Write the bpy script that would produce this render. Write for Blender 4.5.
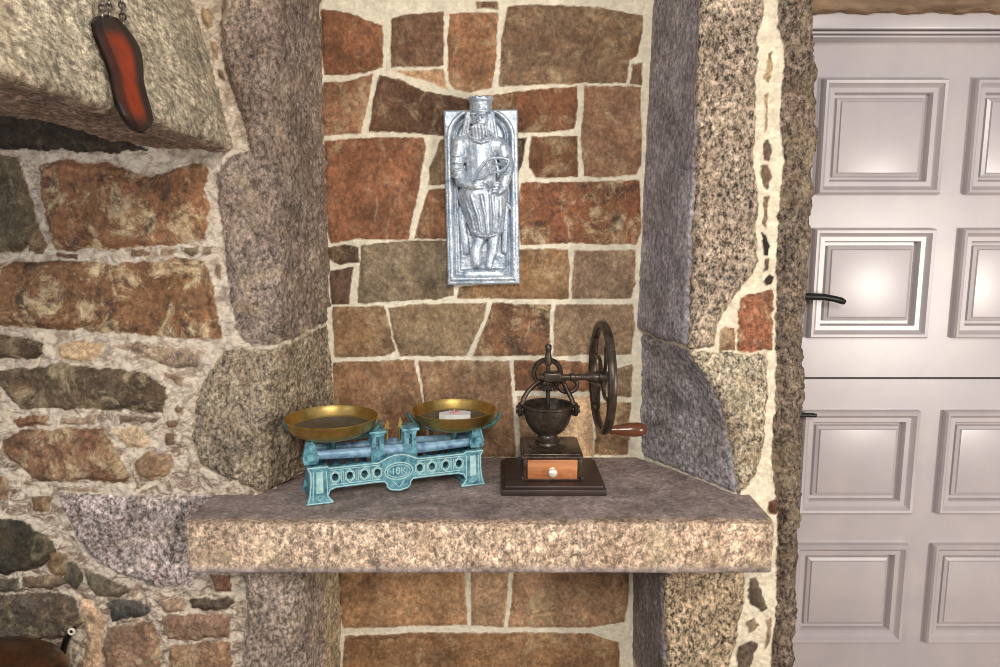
import bpy, bmesh, math, random
import numpy as np
from mathutils import Vector, Matrix, Euler, geometry

for o in list(bpy.data.objects):
    bpy.data.objects.remove(o, do_unlink=True)
SC = bpy.context.scene
COL = SC.collection
PI = math.pi

# ------------------------------------------------------------------ camera
F_PX = 750.0                      # focal length for a 1000 x 667 frame
PITCH = math.atan(0.15)           # looking slightly down
EYE = Vector((0.0, 0.0, 1.5))
cam = bpy.data.cameras.new('camera')
cam.sensor_width = 36.0
cam.lens = F_PX / 1000.0 * 36.0
cam.clip_start = 0.02
cam_ob = bpy.data.objects.new('camera', cam)
cam_ob.location = EYE
cam_ob.rotation_euler = (PI / 2 - PITCH, 0, 0)
COL.objects.link(cam_ob)
SC.camera = cam_ob

# ------------------------------------------------------------------ light
SC.view_settings.view_transform = 'Standard'
SC.view_settings.look = 'None'
SC.view_settings.gamma = 1.0
SC.view_settings.use_curve_mapping = False
SC.view_settings.exposure = 0.0
SC.cycles.filter_width = 1.0
world = bpy.data.worlds.new('room_light')
SC.world = world
world.use_nodes = True
bgn = world.node_tree.nodes['Background']
bgn.inputs[0].default_value = (0.93, 0.95, 1.0, 1)
bgn.inputs[1].default_value = 0.42


def area(name, loc, target, size, power, colr, size_y=None):
    l = bpy.data.lights.new(name, 'AREA')
    l.energy = power
    l.color = colr
    l.shape = 'RECTANGLE' if size_y else 'SQUARE'
    l.size = size
    if size_y:
        l.size_y = size_y
    o = bpy.data.objects.new(name, l)
    o.location = loc
    d = Vector(target) - Vector(loc)
    o.rotation_euler = d.to_track_quat('-Z', 'Y').to_euler()
    COL.objects.link(o)
    return o


area('window_light_behind_viewer', (0.25, -0.70, 2.20), (-0.1, 1.9, 1.1), 0.6, 43, (1.0, 0.95, 0.88), 0.5)
area('window_light_from_left', (-1.80, -0.55, 1.80), (0.3, 1.9, 1.2), 0.6, 18, (0.82, 0.89, 1.0), 0.9)
area('lamp_light_from_right', (2.04, -0.02, 1.12), (1.0, 2.0, 1.25), 0.30, 34, (1.0, 0.94, 0.85), 0.55)


# ------------------------------------------------------------------ helpers
def ray(px, py):
    u = (px - 500.0) / F_PX
    v = (333.5 - py) / F_PX
    cp, sp = math.cos(PITCH), math.sin(PITCH)
    return Vector((u, cp + v * sp, v * cp - sp))


def on_y(px, py, Y):
    d = ray(px, py)
    return EYE + d * (Y / d.y)


def on_z(px, py, z):
    d = ray(px, py)
    return EYE + d * ((z - EYE.z) / d.z)


def on_plane(px, py, p0, n):
    d = ray(px, py)
    return EYE + d * ((p0 - EYE).dot(n) / d.dot(n))


def lin(c):
    out = []
    for v in c[:3]:
        v = v / 255.0
        out.append(v / 12.92 if v <= 0.04045 else ((v + 0.055) / 1.055) ** 2.4)
    return tuple(out) + (1.0,)


def tag(o, label=None, cat=None, group=None, kind=None):
    if label:
        o['label'] = label
    if cat:
        o['category'] = cat
    if group:
        o['group'] = group
    if kind:
        o['kind'] = kind
    return o


def empty(name, loc, rz=0.0):
    o = bpy.data.objects.new(name, None)
    o.empty_display_size = 0.05
    o.location = loc
    o.rotation_euler = (0, 0, rz)
    COL.objects.link(o)
    return o


def obj(name, bm, mats, parent=None, angle=40, smooth=True):
    me = bpy.data.meshes.new(name)
    bmesh.ops.recalc_face_normals(bm, faces=bm.faces[:])
    bm.to_mesh(me)
    bm.free()
    if not isinstance(mats, (list, tuple)):
        mats = [mats]
    for m in mats:
        me.materials.append(m)
    if smooth:
        me.polygons.foreach_set('use_smooth', [True] * len(me.polygons))
        me.set_sharp_from_angle(angle=math.radians(angle))
    o = bpy.data.objects.new(name, me)
    COL.objects.link(o)
    if parent:
        o.parent = parent
    return o


def a_box(bm, lo, hi, bevel=0.0, seg=2, M=None):
    r = bmesh.ops.create_cube(bm, size=1.0)
    vs = r['verts']
    lo, hi = Vector(lo), Vector(hi)
    c, s = (lo + hi) / 2, hi - lo
    for v in vs:
        v.co = Vector((v.co.x * s.x, v.co.y * s.y, v.co.z * s.z)) + c
    if bevel:
        es = list({e for v in vs for e in v.link_edges})
        rr = bmesh.ops.bevel(bm, geom=es, offset=bevel, segments=seg, affect='EDGES', profile=0.5)
        vs = list({v for f in rr['faces'] for v in f.verts} | {v for v in vs if v.is_valid})
    if M is not None:
        bmesh.ops.transform(bm, matrix=M, verts=[v for v in vs if v.is_valid])
    return vs


def a_lathe(bm, prof, seg=48, M=None, mat=None):
    """prof: list of (radius, z); revolves round local z."""
    rings = []
    M = M or Matrix.Identity(4)
    for (r, z) in prof:
        if r < 1e-6:
            rings.append([bm.verts.new(M @ Vector((0, 0, z)))])
        else:
            rings.append([bm.verts.new(M @ Vector((r * math.cos(2 * PI * k / seg), r * math.sin(2 * PI * k / seg), z)))
                          for k in range(seg)])
    for i in range(len(rings) - 1):
        a, b = rings[i], rings[i + 1]
        for k in range(seg):
            k2 = (k + 1) % seg
            if len(a) == 1 and len(b) == 1:
                continue
            if len(a) == 1:
                f = bm.faces.new((a[0], b[k], b[k2]))
            elif len(b) == 1:
                f = bm.faces.new((a[k], a[k2], b[0]))
            else:
                f = bm.faces.new((a[k], a[k2], b[k2], b[k]))
            if mat is not None:
                f.material_index = mat[i]


def a_tube(bm, path, rad, seg=10, closed=False, squash=None):
    """tube along path; rad scalar or list; squash=(axis vector, factor) flattens the section."""
    P = [Vector(p) for p in path]
    n = len(P)
    R = rad if isinstance(rad, (list, tuple)) else [rad] * n
    rings = []
    prev = None
    for i in range(n):
        if closed:
            t = P[(i + 1) % n] - P[i - 1]
        else:
            t = P[min(i + 1, n - 1)] - P[max(i - 1, 0)]
        t.normalize()
        if prev is None:
            ref = Vector((0, 0, 1)) if abs(t.z) < 0.9 else Vector((0, 1, 0))
            a = t.cross(ref).normalized()
        else:
            a = (prev - t * prev.dot(t)).normalized()
        b = t.cross(a)
        prev = a
        ring = []
        for k in range(seg):
            an = 2 * PI * k / seg
            off = a * math.cos(an) * R[i] + b * math.sin(an) * R[i]
            if squash:
                ax, fc = squash
                ax = Vector(ax)
                off = off + ax * (off.dot(ax)) * (fc - 1)
            ring.append(bm.verts.new(P[i] + off))
        rings.append(ring)
    m = n if closed else n - 1
    for i in range(m):
        a, b = rings[i], rings[(i + 1) % n]
        for k in range(seg):
            k2 = (k + 1) % seg
            bm.faces.new((a[k], a[k2], b[k2], b[k]))
    if not closed:
        bm.faces.new(rings[0][::-1])
        bm.faces.new(rings[-1])


def circle(c, r, n=32, ax='z', r2=None):
    r2 = r if r2 is None else r2
    out = []
    for k in range(n):
        a = 2 * PI * k / n
        p, q = r * math.cos(a), r2 * math.sin(a)
        if ax == 'z':
            out.append((c[0] + p, c[1] + q, c[2]))
        elif ax == 'y':
            out.append((c[0] + p, c[1], c[2] + q))
        else:
            out.append((c[0], c[1] + p, c[2] + q))
    return out


def a_prism(bm, outer, holes=(), d0=0.0, d1=0.01, plane='xz'):
    """flat plate with holes; outline points are (a, b); thickness runs d0..d1 along the third axis."""
    loops = [list(outer)] + [list(h) for h in holes]

    def P(a, b, d):
        return {'xz': Vector((a, d, b)), 'xy': Vector((a, b, d)), 'yz': Vector((d, a, b))}[plane]
    tri = geometry.tessellate_polygon([[Vector((p[0], p[1], 0)) for p in L] for L in loops])
    flat = [p for L in loops for p in L]
    A = [bm.verts.new(P(p[0], p[1], d0)) for p in flat]
    Bv = [bm.verts.new(P(p[0], p[1], d1)) for p in flat]
    for t in tri:
        if len(set(t)) < 3:
            continue
        try:
            bm.faces.new([A[i] for i in t])
            bm.faces.new([Bv[i] for i in reversed(t)])
        except ValueError:
            pass
    k = 0
    for L in loops:
        n = len(L)
        for i in range(n):
            j = (i + 1) % n
            try:
                bm.faces.new((A[k + i], A[k + j], Bv[k + j], Bv[k + i]))
            except ValueError:
                pass
        k += n


def a_ball(bm, c, r, seg=16, rings=10):
    r = r if isinstance(r, (list, tuple)) else (r, r, r)
    g = bmesh.ops.create_uvsphere(bm, u_segments=seg, v_segments=rings, radius=1.0)
    for v in g['verts']:
        v.co = Vector((v.co.x * r[0] + c[0], v.co.y * r[1] + c[1], v.co.z * r[2] + c[2]))


def axis_x(loc):
    return Matrix.Translation(loc) @ Matrix.Rotation(PI / 2, 4, 'Y')


# ------------------------------------------------------------------ materials
class NT:
    def __init__(self, name):
        self.m = bpy.data.materials.new(name)
        self.m.use_nodes = True
        self.t = self.m.node_tree
        self.b = self.t.nodes['Principled BSDF']

    def n(self, typ, **kw):
        nd = self.t.nodes.new(typ)
        for k, v in kw.items():
            setattr(nd, k, v)
        return nd

    def link(self, a, b):
        self.t.links.new(a, b)

    def put(self, sock, val):
        if hasattr(val, 'is_linked') or hasattr(val, 'links'):
            self.link(val, sock)
        else:
            if isinstance(val, tuple) and sock.type == 'VECTOR':
                val = val[:3]
            sock.default_value = val

    def coords(self, scale=(1, 1, 1), loc=(0, 0, 0), rot=(0, 0, 0)):
        tc = self.n('ShaderNodeTexCoord')
        mp = self.n('ShaderNodeMapping')
        mp.inputs['Scale'].default_value = scale
        mp.inputs['Location'].default_value = loc
        mp.inputs['Rotation'].default_value = rot
        self.link(tc.outputs['Object'], mp.inputs['Vector'])
        return mp.outputs['Vector']

    def noise(self, vec, scale, detail=4, rough=0.6, dist=0.0):
        nd = self.n('ShaderNodeTexNoise')
        self.link(vec, nd.inputs['Vector'])
        nd.inputs['Scale'].default_value = scale
        nd.inputs['Detail'].default_value = detail
        nd.inputs['Roughness'].default_value = rough
        nd.inputs['Distortion'].default_value = dist
        return nd.outputs['Fac']

    def rng(self, val, a, b, c, d):
        nd = self.n('ShaderNodeMapRange')
        nd.clamp = True
        self.put(nd.inputs[0], val)
        for i, x in enumerate((a, b, c, d)):
            nd.inputs[i + 1].default_value = x
        return nd.outputs[0]

    def math(self, op, a, b=0.0):
        nd = self.n('ShaderNodeMath', operation=op)
        self.put(nd.inputs[0], a)
        self.put(nd.inputs[1], b)
        return nd.outputs[0]

    def mix(self, fac, a, b, typ='MIX'):
        nd = self.n('ShaderNodeMix', data_type='RGBA', blend_type=typ)
        self.put(nd.inputs[0], fac)
        self.put(nd.inputs[6], a)
        self.put(nd.inputs[7], b)
        return nd.outputs[2]

    def scale(self, colr, val):
        nd = self.n('ShaderNodeVectorMath', operation='SCALE')
        self.put(nd.inputs[0], colr)
        self.put(nd.inputs['Scale'], val)
        return nd.outputs[0]

    def bump(self, h, strength=0.4, dist=0.003):
        nd = self.n('ShaderNodeBump')
        nd.inputs['Strength'].default_value = strength
        nd.inputs['Distance'].default_value = dist
        self.link(h, nd.inputs['Height'])
        self.link(nd.outputs[0], self.b.inputs['Normal'])

    def out(self, colr=None, rough=0.5, metal=0.0, spec=0.5):
        if colr is not None:
            self.put(self.b.inputs['Base Color'], colr)
        self.put(self.b.inputs['Roughness'], rough)
        self.put(self.b.inputs['Metallic'], metal)
        self.b.inputs['Specular IOR Level'].default_value = spec
        return self.m


def masonry(name, grain_scale, grain_rot):
    t = NT(name)
    a = t.n('ShaderNodeAttribute', attribute_name='col')
    p = t.n('ShaderNodeAttribute', attribute_name='prm')
    sp = t.n('ShaderNodeSeparateColor')
    t.link(p.outputs['Color'], sp.inputs[0])
    mask, speck, rust = sp.outputs[0], sp.outputs[1], sp.outputs[2]
    co = t.coords()
    cs = t.coords(scale=grain_scale, rot=grain_rot)
    blotch = t.rng(t.noise(co, 11, 9, 0.68, 0.4), 0.3, 0.7, 0.48, 1.5)
    med = t.noise(co, 70, 7, 0.75)
    medv = t.rng(med, 0.3, 0.7, 0.55, 1.48)
    grain = t.noise(cs, 105, 4, 0.85)
    gv = t.rng(grain, 0.40, 0.63, 0.06, 2.35)
    gmix = t.mix(speck, (1, 1, 1, 1), gv)
    base = t.mix(1.0, t.scale(a.outputs['Color'], t.math('MULTIPLY', blotch, medv)), gmix, 'MULTIPLY')
    rf = t.math('MULTIPLY', t.rng(t.noise(t.coords(loc=(3, 1, 7)), 9, 7, 0.70, 0.8), 0.47, 0.62, 0, 0.8), rust)
    base = t.mix(rf, base, t.scale(t.mix(0.5, lin((122, 84, 58)), lin((154, 116, 82))), medv))
    of = t.math('MULTIPLY', t.rng(t.noise(t.coords(loc=(9, 4, 2), scale=(1, 1, 0.8)), 13, 9, 0.76, 0.7), 0.51, 0.62, 0, 0.9), rust)
    base = t.mix(of, base, t.scale(lin((206, 184, 144)), medv))
    df = t.math('MULTIPLY', t.rng(t.noise(t.coords(loc=(1, 8, 5)), 15, 10, 0.78, 0.6), 0.51, 0.61, 0, 0.85), rust)
    base = t.mix(df, base, lin((60, 48, 42)))
    mort = t.scale(a.outputs['Color'], t.rng(t.noise(co, 38, 7, 0.72), 0.3, 0.7, 0.74, 1.14))
    dirt = t.math('MULTIPLY', t.rng(t.noise(t.coords(loc=(5, 2, 6), scale=(1, 1, 1.5)), 24, 10, 0.78, 0.9), 0.46, 0.58, 0, 0.85), p.outputs['Alpha'])
    mort = t.mix(dirt, mort, t.scale(lin((138, 116, 98)), medv))
    t.bump(t.math('ADD', med, t.math('MULTIPLY', grain, 0.7)), 0.45, 0.006)
    return t.out(t.mix(mask, mort, base), 0.78, 0.0, 0.3)


def simple(name, c1, c2=None, rough=0.5, metal=0.0, scale=40, spec=0.5, bump=0.0, lo=0.35, hi=0.65, stretch=(1, 1, 1), detail=6):
    t = NT(name)
    co = t.coords(scale=stretch)
    nz = t.noise(co, scale, detail, 0.65, 0.3)
    c = t.mix(t.rng(nz, lo, hi, 0, 1), lin(c1), lin(c2 or c1))
    if bump:
        t.bump(nz, bump, 0.002)
    return t.out(c, rough, metal, spec)


M_STONE = masonry('stone_masonry', (1, 1, 0.72), (0, 0.25, 0))
M_HOOD = masonry('hood_granite', (1, 0.42, 1), (0, 0, 0))
M_IRON = simple('cast_iron', (54, 44, 38), (88, 75, 64), 0.34, 0.5, 60, 0.5, 0.15)
M_BOARD = simple('dark_wood', (40, 30, 27), (62, 46, 40), 0.4, 0.0, 30, 0.5, 0.1, stretch=(0.2, 1, 1))
M_DRAWER = simple('orange_wood', (150, 84, 46), (205, 138, 92), 0.3, 0.0, 26, 0.5, 0.05, stretch=(0.25, 1, 1))
M_HANDLE = simple('red_brown_turned_wood', (84, 46, 28), (120, 68, 42), 0.22, 0.0, 40, 0.6, 0.0, stretch=(0.2, 1, 1))
M_BRASS = simple('old_brass', (172, 138, 70), (206, 174, 106), 0.34, 0.95, 30, 0.5, 0.05)
M_BRASSDULL = simple('dull_pan_floor', (96, 88, 74), (128, 116, 96), 0.45, 0.6, 25, 0.5, 0.05)
M_KNOB = simple('bright_brass_knob', (246, 232, 204), (252, 244, 222), 0.28, 0.5, 20)
M_TEAL = simple('worn_teal_paint', (38, 86, 106), (122, 178, 188), 0.42, 0.1, 55, 0.5, 0.25)
M_GREEN = simple('dark_green_iron', (36, 74, 76), (84, 132, 128), 0.45, 0.1, 50, 0.5, 0.2)
M_TEALBAR = simple('worn_blue_paint', (88, 116, 150), (150, 186, 202), 0.4, 0.1, 40, 0.5, 0.2)
M_TEALLITE = simple('pale_teal_edges', (140, 186, 188), (190, 214, 206), 0.45, 0.0, 70, 0.5, 0.2)
M_DOOR = simple('off_white_door_paint', (170, 160, 162), (180, 170, 167), 0.36, 0.0, 6, 0.9)
M_BLACK = simple('black_iron', (16, 14, 14), (26, 23, 22), 0.4, 0.3, 30)
M_WOODBEAM = simple('brown_lintel_wood', (92, 70, 52), (146, 118, 92), 0.7, 0.0, 22, 0.3, 0.3, stretch=(0.15, 1, 1))
M_WHITE = simple('white_block', (236, 228, 222), (250, 246, 242), 0.5, 0.0, 40)
M_PINK = simple('pink_mark', (196, 120, 116), (226, 160, 152), 0.6, 0.0, 80)
M_CHAIN = simple('chain_steel', (60, 54, 50), (150, 140, 130), 0.35, 0.7, 50)
M_POT = simple('brown_copper', (38, 24, 14), (112, 68, 34), 0.3, 0.5, 12, 0.5, 0.1, stretch=(1, 1, 3))
M_RING = simple('pale_ring', (226, 216, 198), (236, 228, 214), 0.5)
M_FLOOR = simple('floor_stone', (120, 104, 92), (150, 132, 116), 0.7, 0.0, 8, 0.3)
M_PLASTER = simple('wall_plaster', (196, 184, 168), (210, 200, 184), 0.8, 0.0, 14, 0.2, 0.2)


def relief_mat():
    t = NT('silvery_cast_stone')
    co = t.coords()
    n1 = t.noise(co, 190, 5, 0.75)
    n2 = t.noise(co, 24, 6, 0.65)
    c = t.mix(t.rng(n2, 0.35, 0.65, 0, 1), lin((160, 175, 192)), lin((226, 232, 238)))
    c = t.scale(c, t.rng(n1, 0.36, 0.64, 0.56, 1.2))
    t.bump(n1, 0.3, 0.002)
    return t.out(c, 0.40, 0.45, 0.5)


M_RELIEF = relief_mat()


def sole_mat():
    t = NT('red_and_black_sole')
    a = t.n('ShaderNodeAttribute', attribute_name='col')
    co = t.coords()
    nz = t.noise(co, 45, 6, 0.65)
    c = t.scale(a.outputs['Color'], t.rng(nz, 0.3, 0.7, 0.6, 1.35))
    return t.out(c, 0.42, 0.0, 0.4)


M_SOLE = sole_mat()


# ------------------------------------------------------------------ masonry sheets
def _hash(ix, iy, s):
    h = (ix * 374761393 + iy * 668265263 + s * 974634777) & 0xFFFFFFFF
    h = ((h ^ (h >> 13)) * 1274126177) & 0xFFFFFFFF
    return ((h ^ (h >> 16)) & 0xFFFF) / 65535.0


def vnoise(x, y, s=0):
    ix, iy = np.floor(x).astype(np.int64), np.floor(y).astype(np.int64)
    fx, fy = x - ix, y - iy
    fx, fy = fx * fx * (3 - 2 * fx), fy * fy * (3 - 2 * fy)
    a, b = _hash(ix, iy, s), _hash(ix + 1, iy, s)
    c, d = _hash(ix, iy + 1, s), _hash(ix + 1, iy + 1, s)
    return (a + (b - a) * fx) * (1 - fy) + (c + (d - c) * fx) * fy


def fbm(x, y, freq, octs=4, s=0, gain=0.5):
    r = np.zeros_like(x)
    amp, tot = 1.0, 0.0
    for k in range(octs):
        r += amp * (vnoise(x * freq, y * freq, s + k) - 0.5)
        tot += amp
        amp *= gain
        freq *= 2.07
    return r / tot * 2


def sstep(a, b, x):
    t = np.clip((x - a) / (b - a), 0, 1)
    return t * t * (3 - 2 * t)


def poly_sdf(X, Z, pts):
    """signed distance, positive inside."""
    n = len(pts)
    d2 = np.full(X.shape, 1e9)
    ins = np.zeros(X.shape, bool)
    for i in range(n):
        ax, az = pts[i]
        bx, bz = pts[(i + 1) % n]
        ex, ez = bx - ax, bz - az
        L = ex * ex + ez * ez + 1e-12
        t = np.clip(((X - ax) * ex + (Z - az) * ez) / L, 0, 1)
        dx, dz = X - ax - t * ex, Z - az - t * ez
        d2 = np.minimum(d2, dx * dx + dz * dz)
        c = (az > Z) != (bz > Z)
        with np.errstate(divide='ignore', invalid='ignore'):
            xi = ax + (Z - az) * ex / (ez if abs(ez) > 1e-12 else 1e-12)
        ins ^= c & (X < xi)
    d = np.sqrt(d2)
    return np.where(ins, d, -d)


def grid_mesh(name, P, colr, prm, mat, flip=False, kind='structure'):
    nz, nc, _ = P.shape
    me = bpy.data.meshes.new(name)
    me.vertices.add(nz * nc)
    me.vertices.foreach_set('co', P.reshape(-1).astype(np.float32))
    idx = np.arange(nz * nc).reshape(nz, nc)
    q = np.stack([idx[:-1, :-1], idx[:-1, 1:], idx[1:, 1:], idx[1:, :-1]], -1).reshape(-1, 4)
    if flip:
        q = q[:, ::-1]
    nf = len(q)
    me.loops.add(nf * 4)
    me.loops.foreach_set('vertex_index', q.reshape(-1).astype(np.int32))
    me.polygons.add(nf)
    me.polygons.foreach_set('loop_start', (np.arange(nf) * 4).astype(np.int32))
    me.polygons.foreach_set('use_smooth', np.ones(nf, bool))
    for nm, arr in (('col', colr), ('prm', prm)):
        at = me.attributes.new(nm, 'FLOAT_COLOR', 'POINT')
        at.data.foreach_set('color', arr.reshape(-1).astype(np.float32))
    me.update()
    me.validate()
    me.materials.append(mat)
    o = bpy.data.objects.new(name, me)
    COL.objects.link(o)
    if kind:
        o['kind'] = kind
    return o


def sheet(name, base, XI, stones, mortar, Yplane=None, wob=0.004, mort_noise=0.004, flip=False, seed=0, dirt=0.2):
    """base: (nz, nc, 3) surface; XI: unrolled horizontal coordinate; stones: dicts in photo or unrolled coordinates."""
    Z = base[..., 2]
    gz = np.gradient(base, axis=0)
    gx = np.gradient(base, axis=1)
    N = np.cross(gx, gz)
    N /= np.linalg.norm(N, axis=-1, keepdims=True) + 1e-12
    if flip:
        N = -N
    X = XI + wob * (fbm(XI, Z, 22, 3, seed) + 0.6 * fbm(XI, Z, 95, 2, seed + 9))
    Zw = Z + wob * (fbm(XI, Z, 22, 3, seed + 20) + 0.6 * fbm(XI, Z, 95, 2, seed + 29))
    shape = Z.shape
    best = np.full(shape, -1.0)
    colr = np.zeros(shape + (4,))
    mc = np.array(lin(mortar))
    colr[:] = mc
    prm = np.zeros(shape + (4,))
    prm[..., 3] = dirt + (0.5 * (1 - sstep(0.85, 1.15, Z)) if dirt > 0.5 else 0)
    H = mort_noise * fbm(XI, Z, 30, 4, seed + 40) + mort_noise * 0.5 * fbm(XI, Z, 120, 2, seed + 44)
    dl = 0.0015
    rnd = random.Random(seed + 5)
    for st in stones:
        if 'px' in st:
            pts = []
            for (a, b) in st['px']:
                w = on_y(a, b, Yplane)
                pts.append((w.x, w.z))
        else:
            pts = st['xz']
        xs = [p[0] for p in pts]
        zs = [p[1] for p in pts]
        pad = 0.02
        sel = (X > min(xs) - pad) & (X < max(xs) + pad) & (Zw > min(zs) - pad) & (Zw < max(zs) + pad)
        if not sel.any():
            continue
        d = poly_sdf(X[sel], Zw[sel], pts)
        tx, tz = rnd.uniform(-1, 1), rnd.uniform(-1, 1)
        h = st.get('h', 0.006)
        w = st.get('w', 0.012)
        rough = st.get('n', 0.003)
        cx, cz = sum(xs) / len(xs), sum(zs) / len(zs)
        xx, zz = XI[sel], Z[sel]
        hh = h * sstep(-0.002, w, d) + sstep(0, 0.02, d) * (
            st.get('tilt', 0.03) * (tx * (xx - cx) + tz * (zz - cz))
            + rough * fbm(xx, zz, st.get('nf', 26), 5, seed + 60 + len(pts), 0.6))
        b = best[sel]
        win = d > b
        m = sstep(-dl, dl, d)
        cur = colr[sel]
        curp = prm[sel]
        curh = H[sel]
        lum = sum(st['c']) / 3.0
        ds = st.get('ds', 0.10)
        c = np.array(lin([v + (lum - v) * ds for v in st['c']]) if 'q' in st else lin([v + (lum * k - v) * 0.30 for v, k in zip(st['c'], (1.27, 1.0, 0.74))]))
        wn = win & (d > -dl)
        mm = m[wn][:, None]
        inside = b[wn] > dl            # two faces of one block meet without a joint
        mm = np.where(inside[:, None], 1.0, mm)
        cur[wn] = cur[wn] * (1 - mm) + c * mm
        pv = np.array([1.0, st.get('s', 0.2), st.get('r', 0.42), 1.0])
        curp[wn] = curp[wn] * (1 - mm) + pv * mm
        curh[wn] = np.where(d[wn] > 0, curh[wn] * 0.25 + hh[wn], curh[wn])
        b = np.maximum(b, np.where(d > -dl, d, -1))
        colr[sel] = cur
        prm[sel] = curp
        H[sel] = curh
        best[sel] = b
    P = base + N * H[..., None]
    return grid_mesh(name, P, colr, prm, M_STONE, flip)


def zlist(lo, hi, step, zmin=0.0, zmax=2.45, coarse=0.03):
    return np.concatenate([np.arange(zmin, lo, coarse), np.arange(lo, hi, step), np.arange(hi, zmax + 0.001, coarse)])


def smooth_cols(base, a, b, it):
    for _ in range(it):
        mid = 0.25 * base[:, a - 1:b - 1] + 0.5 * base[:, a:b] + 0.25 * base[:, a + 1:b + 1]
        base[:, a:b, :2] = mid[..., :2]
    return base


YB, YF = 2.05, 1.76               # niche back, wall front
ZS = 1.5 - 0.663                  # shelf top
ZL = zlist(0.24, 2.30, 0.003)


def S(c, px, **k):
    d = dict(c=c, px=px)
    d.update(k)
    return d


# ---- niche back wall
xs = np.arange(-0.56, 0.62, 0.003)
Xg, Zg = np.meshgrid(xs, ZL)
base = np.stack([Xg, np.full_like(Xg, YB), Zg], -1)
RB, BR, OL, DK, GR = (150, 98, 66), (136, 92, 68), (138, 116, 88), (98, 70, 56), (142, 118, 102)
niche = [
    S((140, 86, 58), [(321, 11), (340, 10), (362, 18), (382, 26), (384, 45), (383, 68), (366, 73), (324, 76), (321, 50)]),
    S((128, 92, 70), [(391, 18), (410, 14), (444, 11), (444, 66), (418, 67), (391, 68)]),
    S((190, 150, 112), [(394, 72), (444, 69), (448, 89), (425, 81)], r=0.2),
    S((156, 106, 74), [(450, 13), (498, 13), (496, 55), (492, 88), (470, 92), (455, 90), (449, 80), (447, 40)]),
    S((120, 84, 62), [(476, 2), (498, 2), (499, 9), (477, 9)]),
    S((124, 98, 76), [(507, 7), (530, 4), (600, 7), (643, 16), (642, 38), (637, 56), (629, 60), (627, 83), (560, 84), (499, 87), (501, 40)]),
    S((124, 96, 76), [(632, 64), (642, 62), (642, 85), (630, 84)]),
    S((150, 104, 76), [(323, 83), (350, 80), (373, 74), (369, 100), (361, 134), (322, 136), (321, 110)]),
    S((100, 68, 52), [(379, 76), (400, 80), (424, 91), (446, 95), (470, 99), (470, 135), (445, 136), (420, 134), (369, 132), (373, 100)]),
    S((124, 72, 46), [(474, 97), (520, 91), (577, 86), (578, 105), (575, 128), (550, 132), (520, 133), (474, 134)]),
    S((150, 112, 88), [(584, 86), (641, 86), (642, 130), (641, 165), (636, 175), (600, 178), (584, 176), (581, 140)]),
    S((116, 74, 48), [(531, 137), (578, 135), (578, 177), (537, 178), (529, 168)]),
    S((70, 50, 40), [(516, 138), (526, 138), (524, 160), (518, 174)]),
    S((146, 90, 62), [(324, 141), (370, 138), (424, 138), (426, 146), (417, 196), (408, 240), (360, 239), (331, 243), (325, 222)]),
    S((128, 110, 82), [(441, 139), (470, 139), (470, 184), (428, 186), (429, 168)]),
    S((140, 92, 62), [(428, 190), (480, 188), (480, 239), (414, 239), (421, 212)]),
    S((142, 84, 58), [(521, 182), (580, 182), (640, 180), (641, 232), (636, 245), (580, 243), (520, 245), (515, 205)], r=0.9),
    S((84, 64, 52), [(327, 248), (345, 244), (359, 248), (359, 263), (340, 265), (328, 258)]),
    S((92, 70, 58), [(330, 271), (353, 267), (351, 285), (349, 304), (331, 305)]),
    S((122, 110, 90), [(362, 245), (400, 241), (449, 240), (454, 262), (453, 295), (438, 299), (390, 302), (357, 303), (359, 270)], r=0.25),
    S((144, 108, 74), [(480, 249), (520, 249), (568, 249), (570, 270), (568, 299), (510, 299), (457, 298), (458, 288), (480, 284)]),
    S((142, 118, 98), [(574, 250), (636, 250), (635, 285), (630, 299), (571, 299)], r=0.3),
    S((138, 106, 76), [(332, 307), (360, 306), (384, 306), (391, 330), (396, 351), (386, 356), (334, 357)]),
    S((140, 120, 92), [(388, 308), (440, 303), (487, 303), (484, 318), (466, 356), (430, 356), (400, 357), (392, 330)], r=0.25),
    S((132, 90, 64), [(493, 303), (520, 304), (550, 305), (549, 355), (510, 356), (473, 356), (482, 332)], r=0.9),
    S((150, 126, 102), [(555, 305), (632, 304), (635, 325), (631, 355), (590, 355), (552, 356)], r=0.35),
    S((150, 108, 78), [(333, 362), (370, 361), (414, 360), (424, 405), (427, 440), (428, 457), (333, 457)], r=0.35),
    S((146, 112, 84), [(418, 361), (460, 360), (509, 361), (513, 400), (516, 457), (432, 457), (425, 405)], r=0.4),
    S((144, 94, 66), [(514, 361), (560, 360), (600, 363), (604, 391), (560, 391), (515, 391)]),
    S((196, 166, 132), [(517, 396), (592, 396), (594, 457), (521, 457)], r=0.2),
    S((140, 118, 94), [(603, 372), (632, 364), (631, 397), (607, 397)]),
    S((150, 118, 86), [(597, 402), (631, 402), (628, 455), (594, 455)], r=0.7),
    S((178, 136, 96), [(336, 560), (464, 560), (466, 600), (467, 625), (400, 627), (343, 628), (338, 600)], r=0.35),
    S((170, 138, 108), [(470, 560), (509, 560), (508, 590), (504, 627), (471, 625)], r=0.2),
    S((164, 128, 98), [(514, 560), (629, 560), (629, 600), (624, 622), (590, 627), (508, 627), (512, 590)], r=0.5),
    S((150, 110, 74), [(344, 636), (420, 633), (520, 632), (590, 633), (618, 642), (620, 667), (620, 720), (340, 720)], r=0.4),
]
niche += [
    S((138, 100, 74), [(322, -4), (322, -70), (400, -74), (446, -70), (444, -4)]),
    S((146, 112, 84), [(452, -4), (454, -70), (540, -72), (538, -4)]),
    S((126, 90, 66), [(545, -3), (547, -72), (645, -70), (645, -4)]),
]
for st in niche:
    st.setdefault('s', 0.22)
    st.setdefault('h', 0.004)
    st.setdefault('n', 0.004)
wall_back = sheet('wall_back', base, Xg, niche, (242, 230, 204), YB, 0.0035, 0.003, seed=3)

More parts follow.
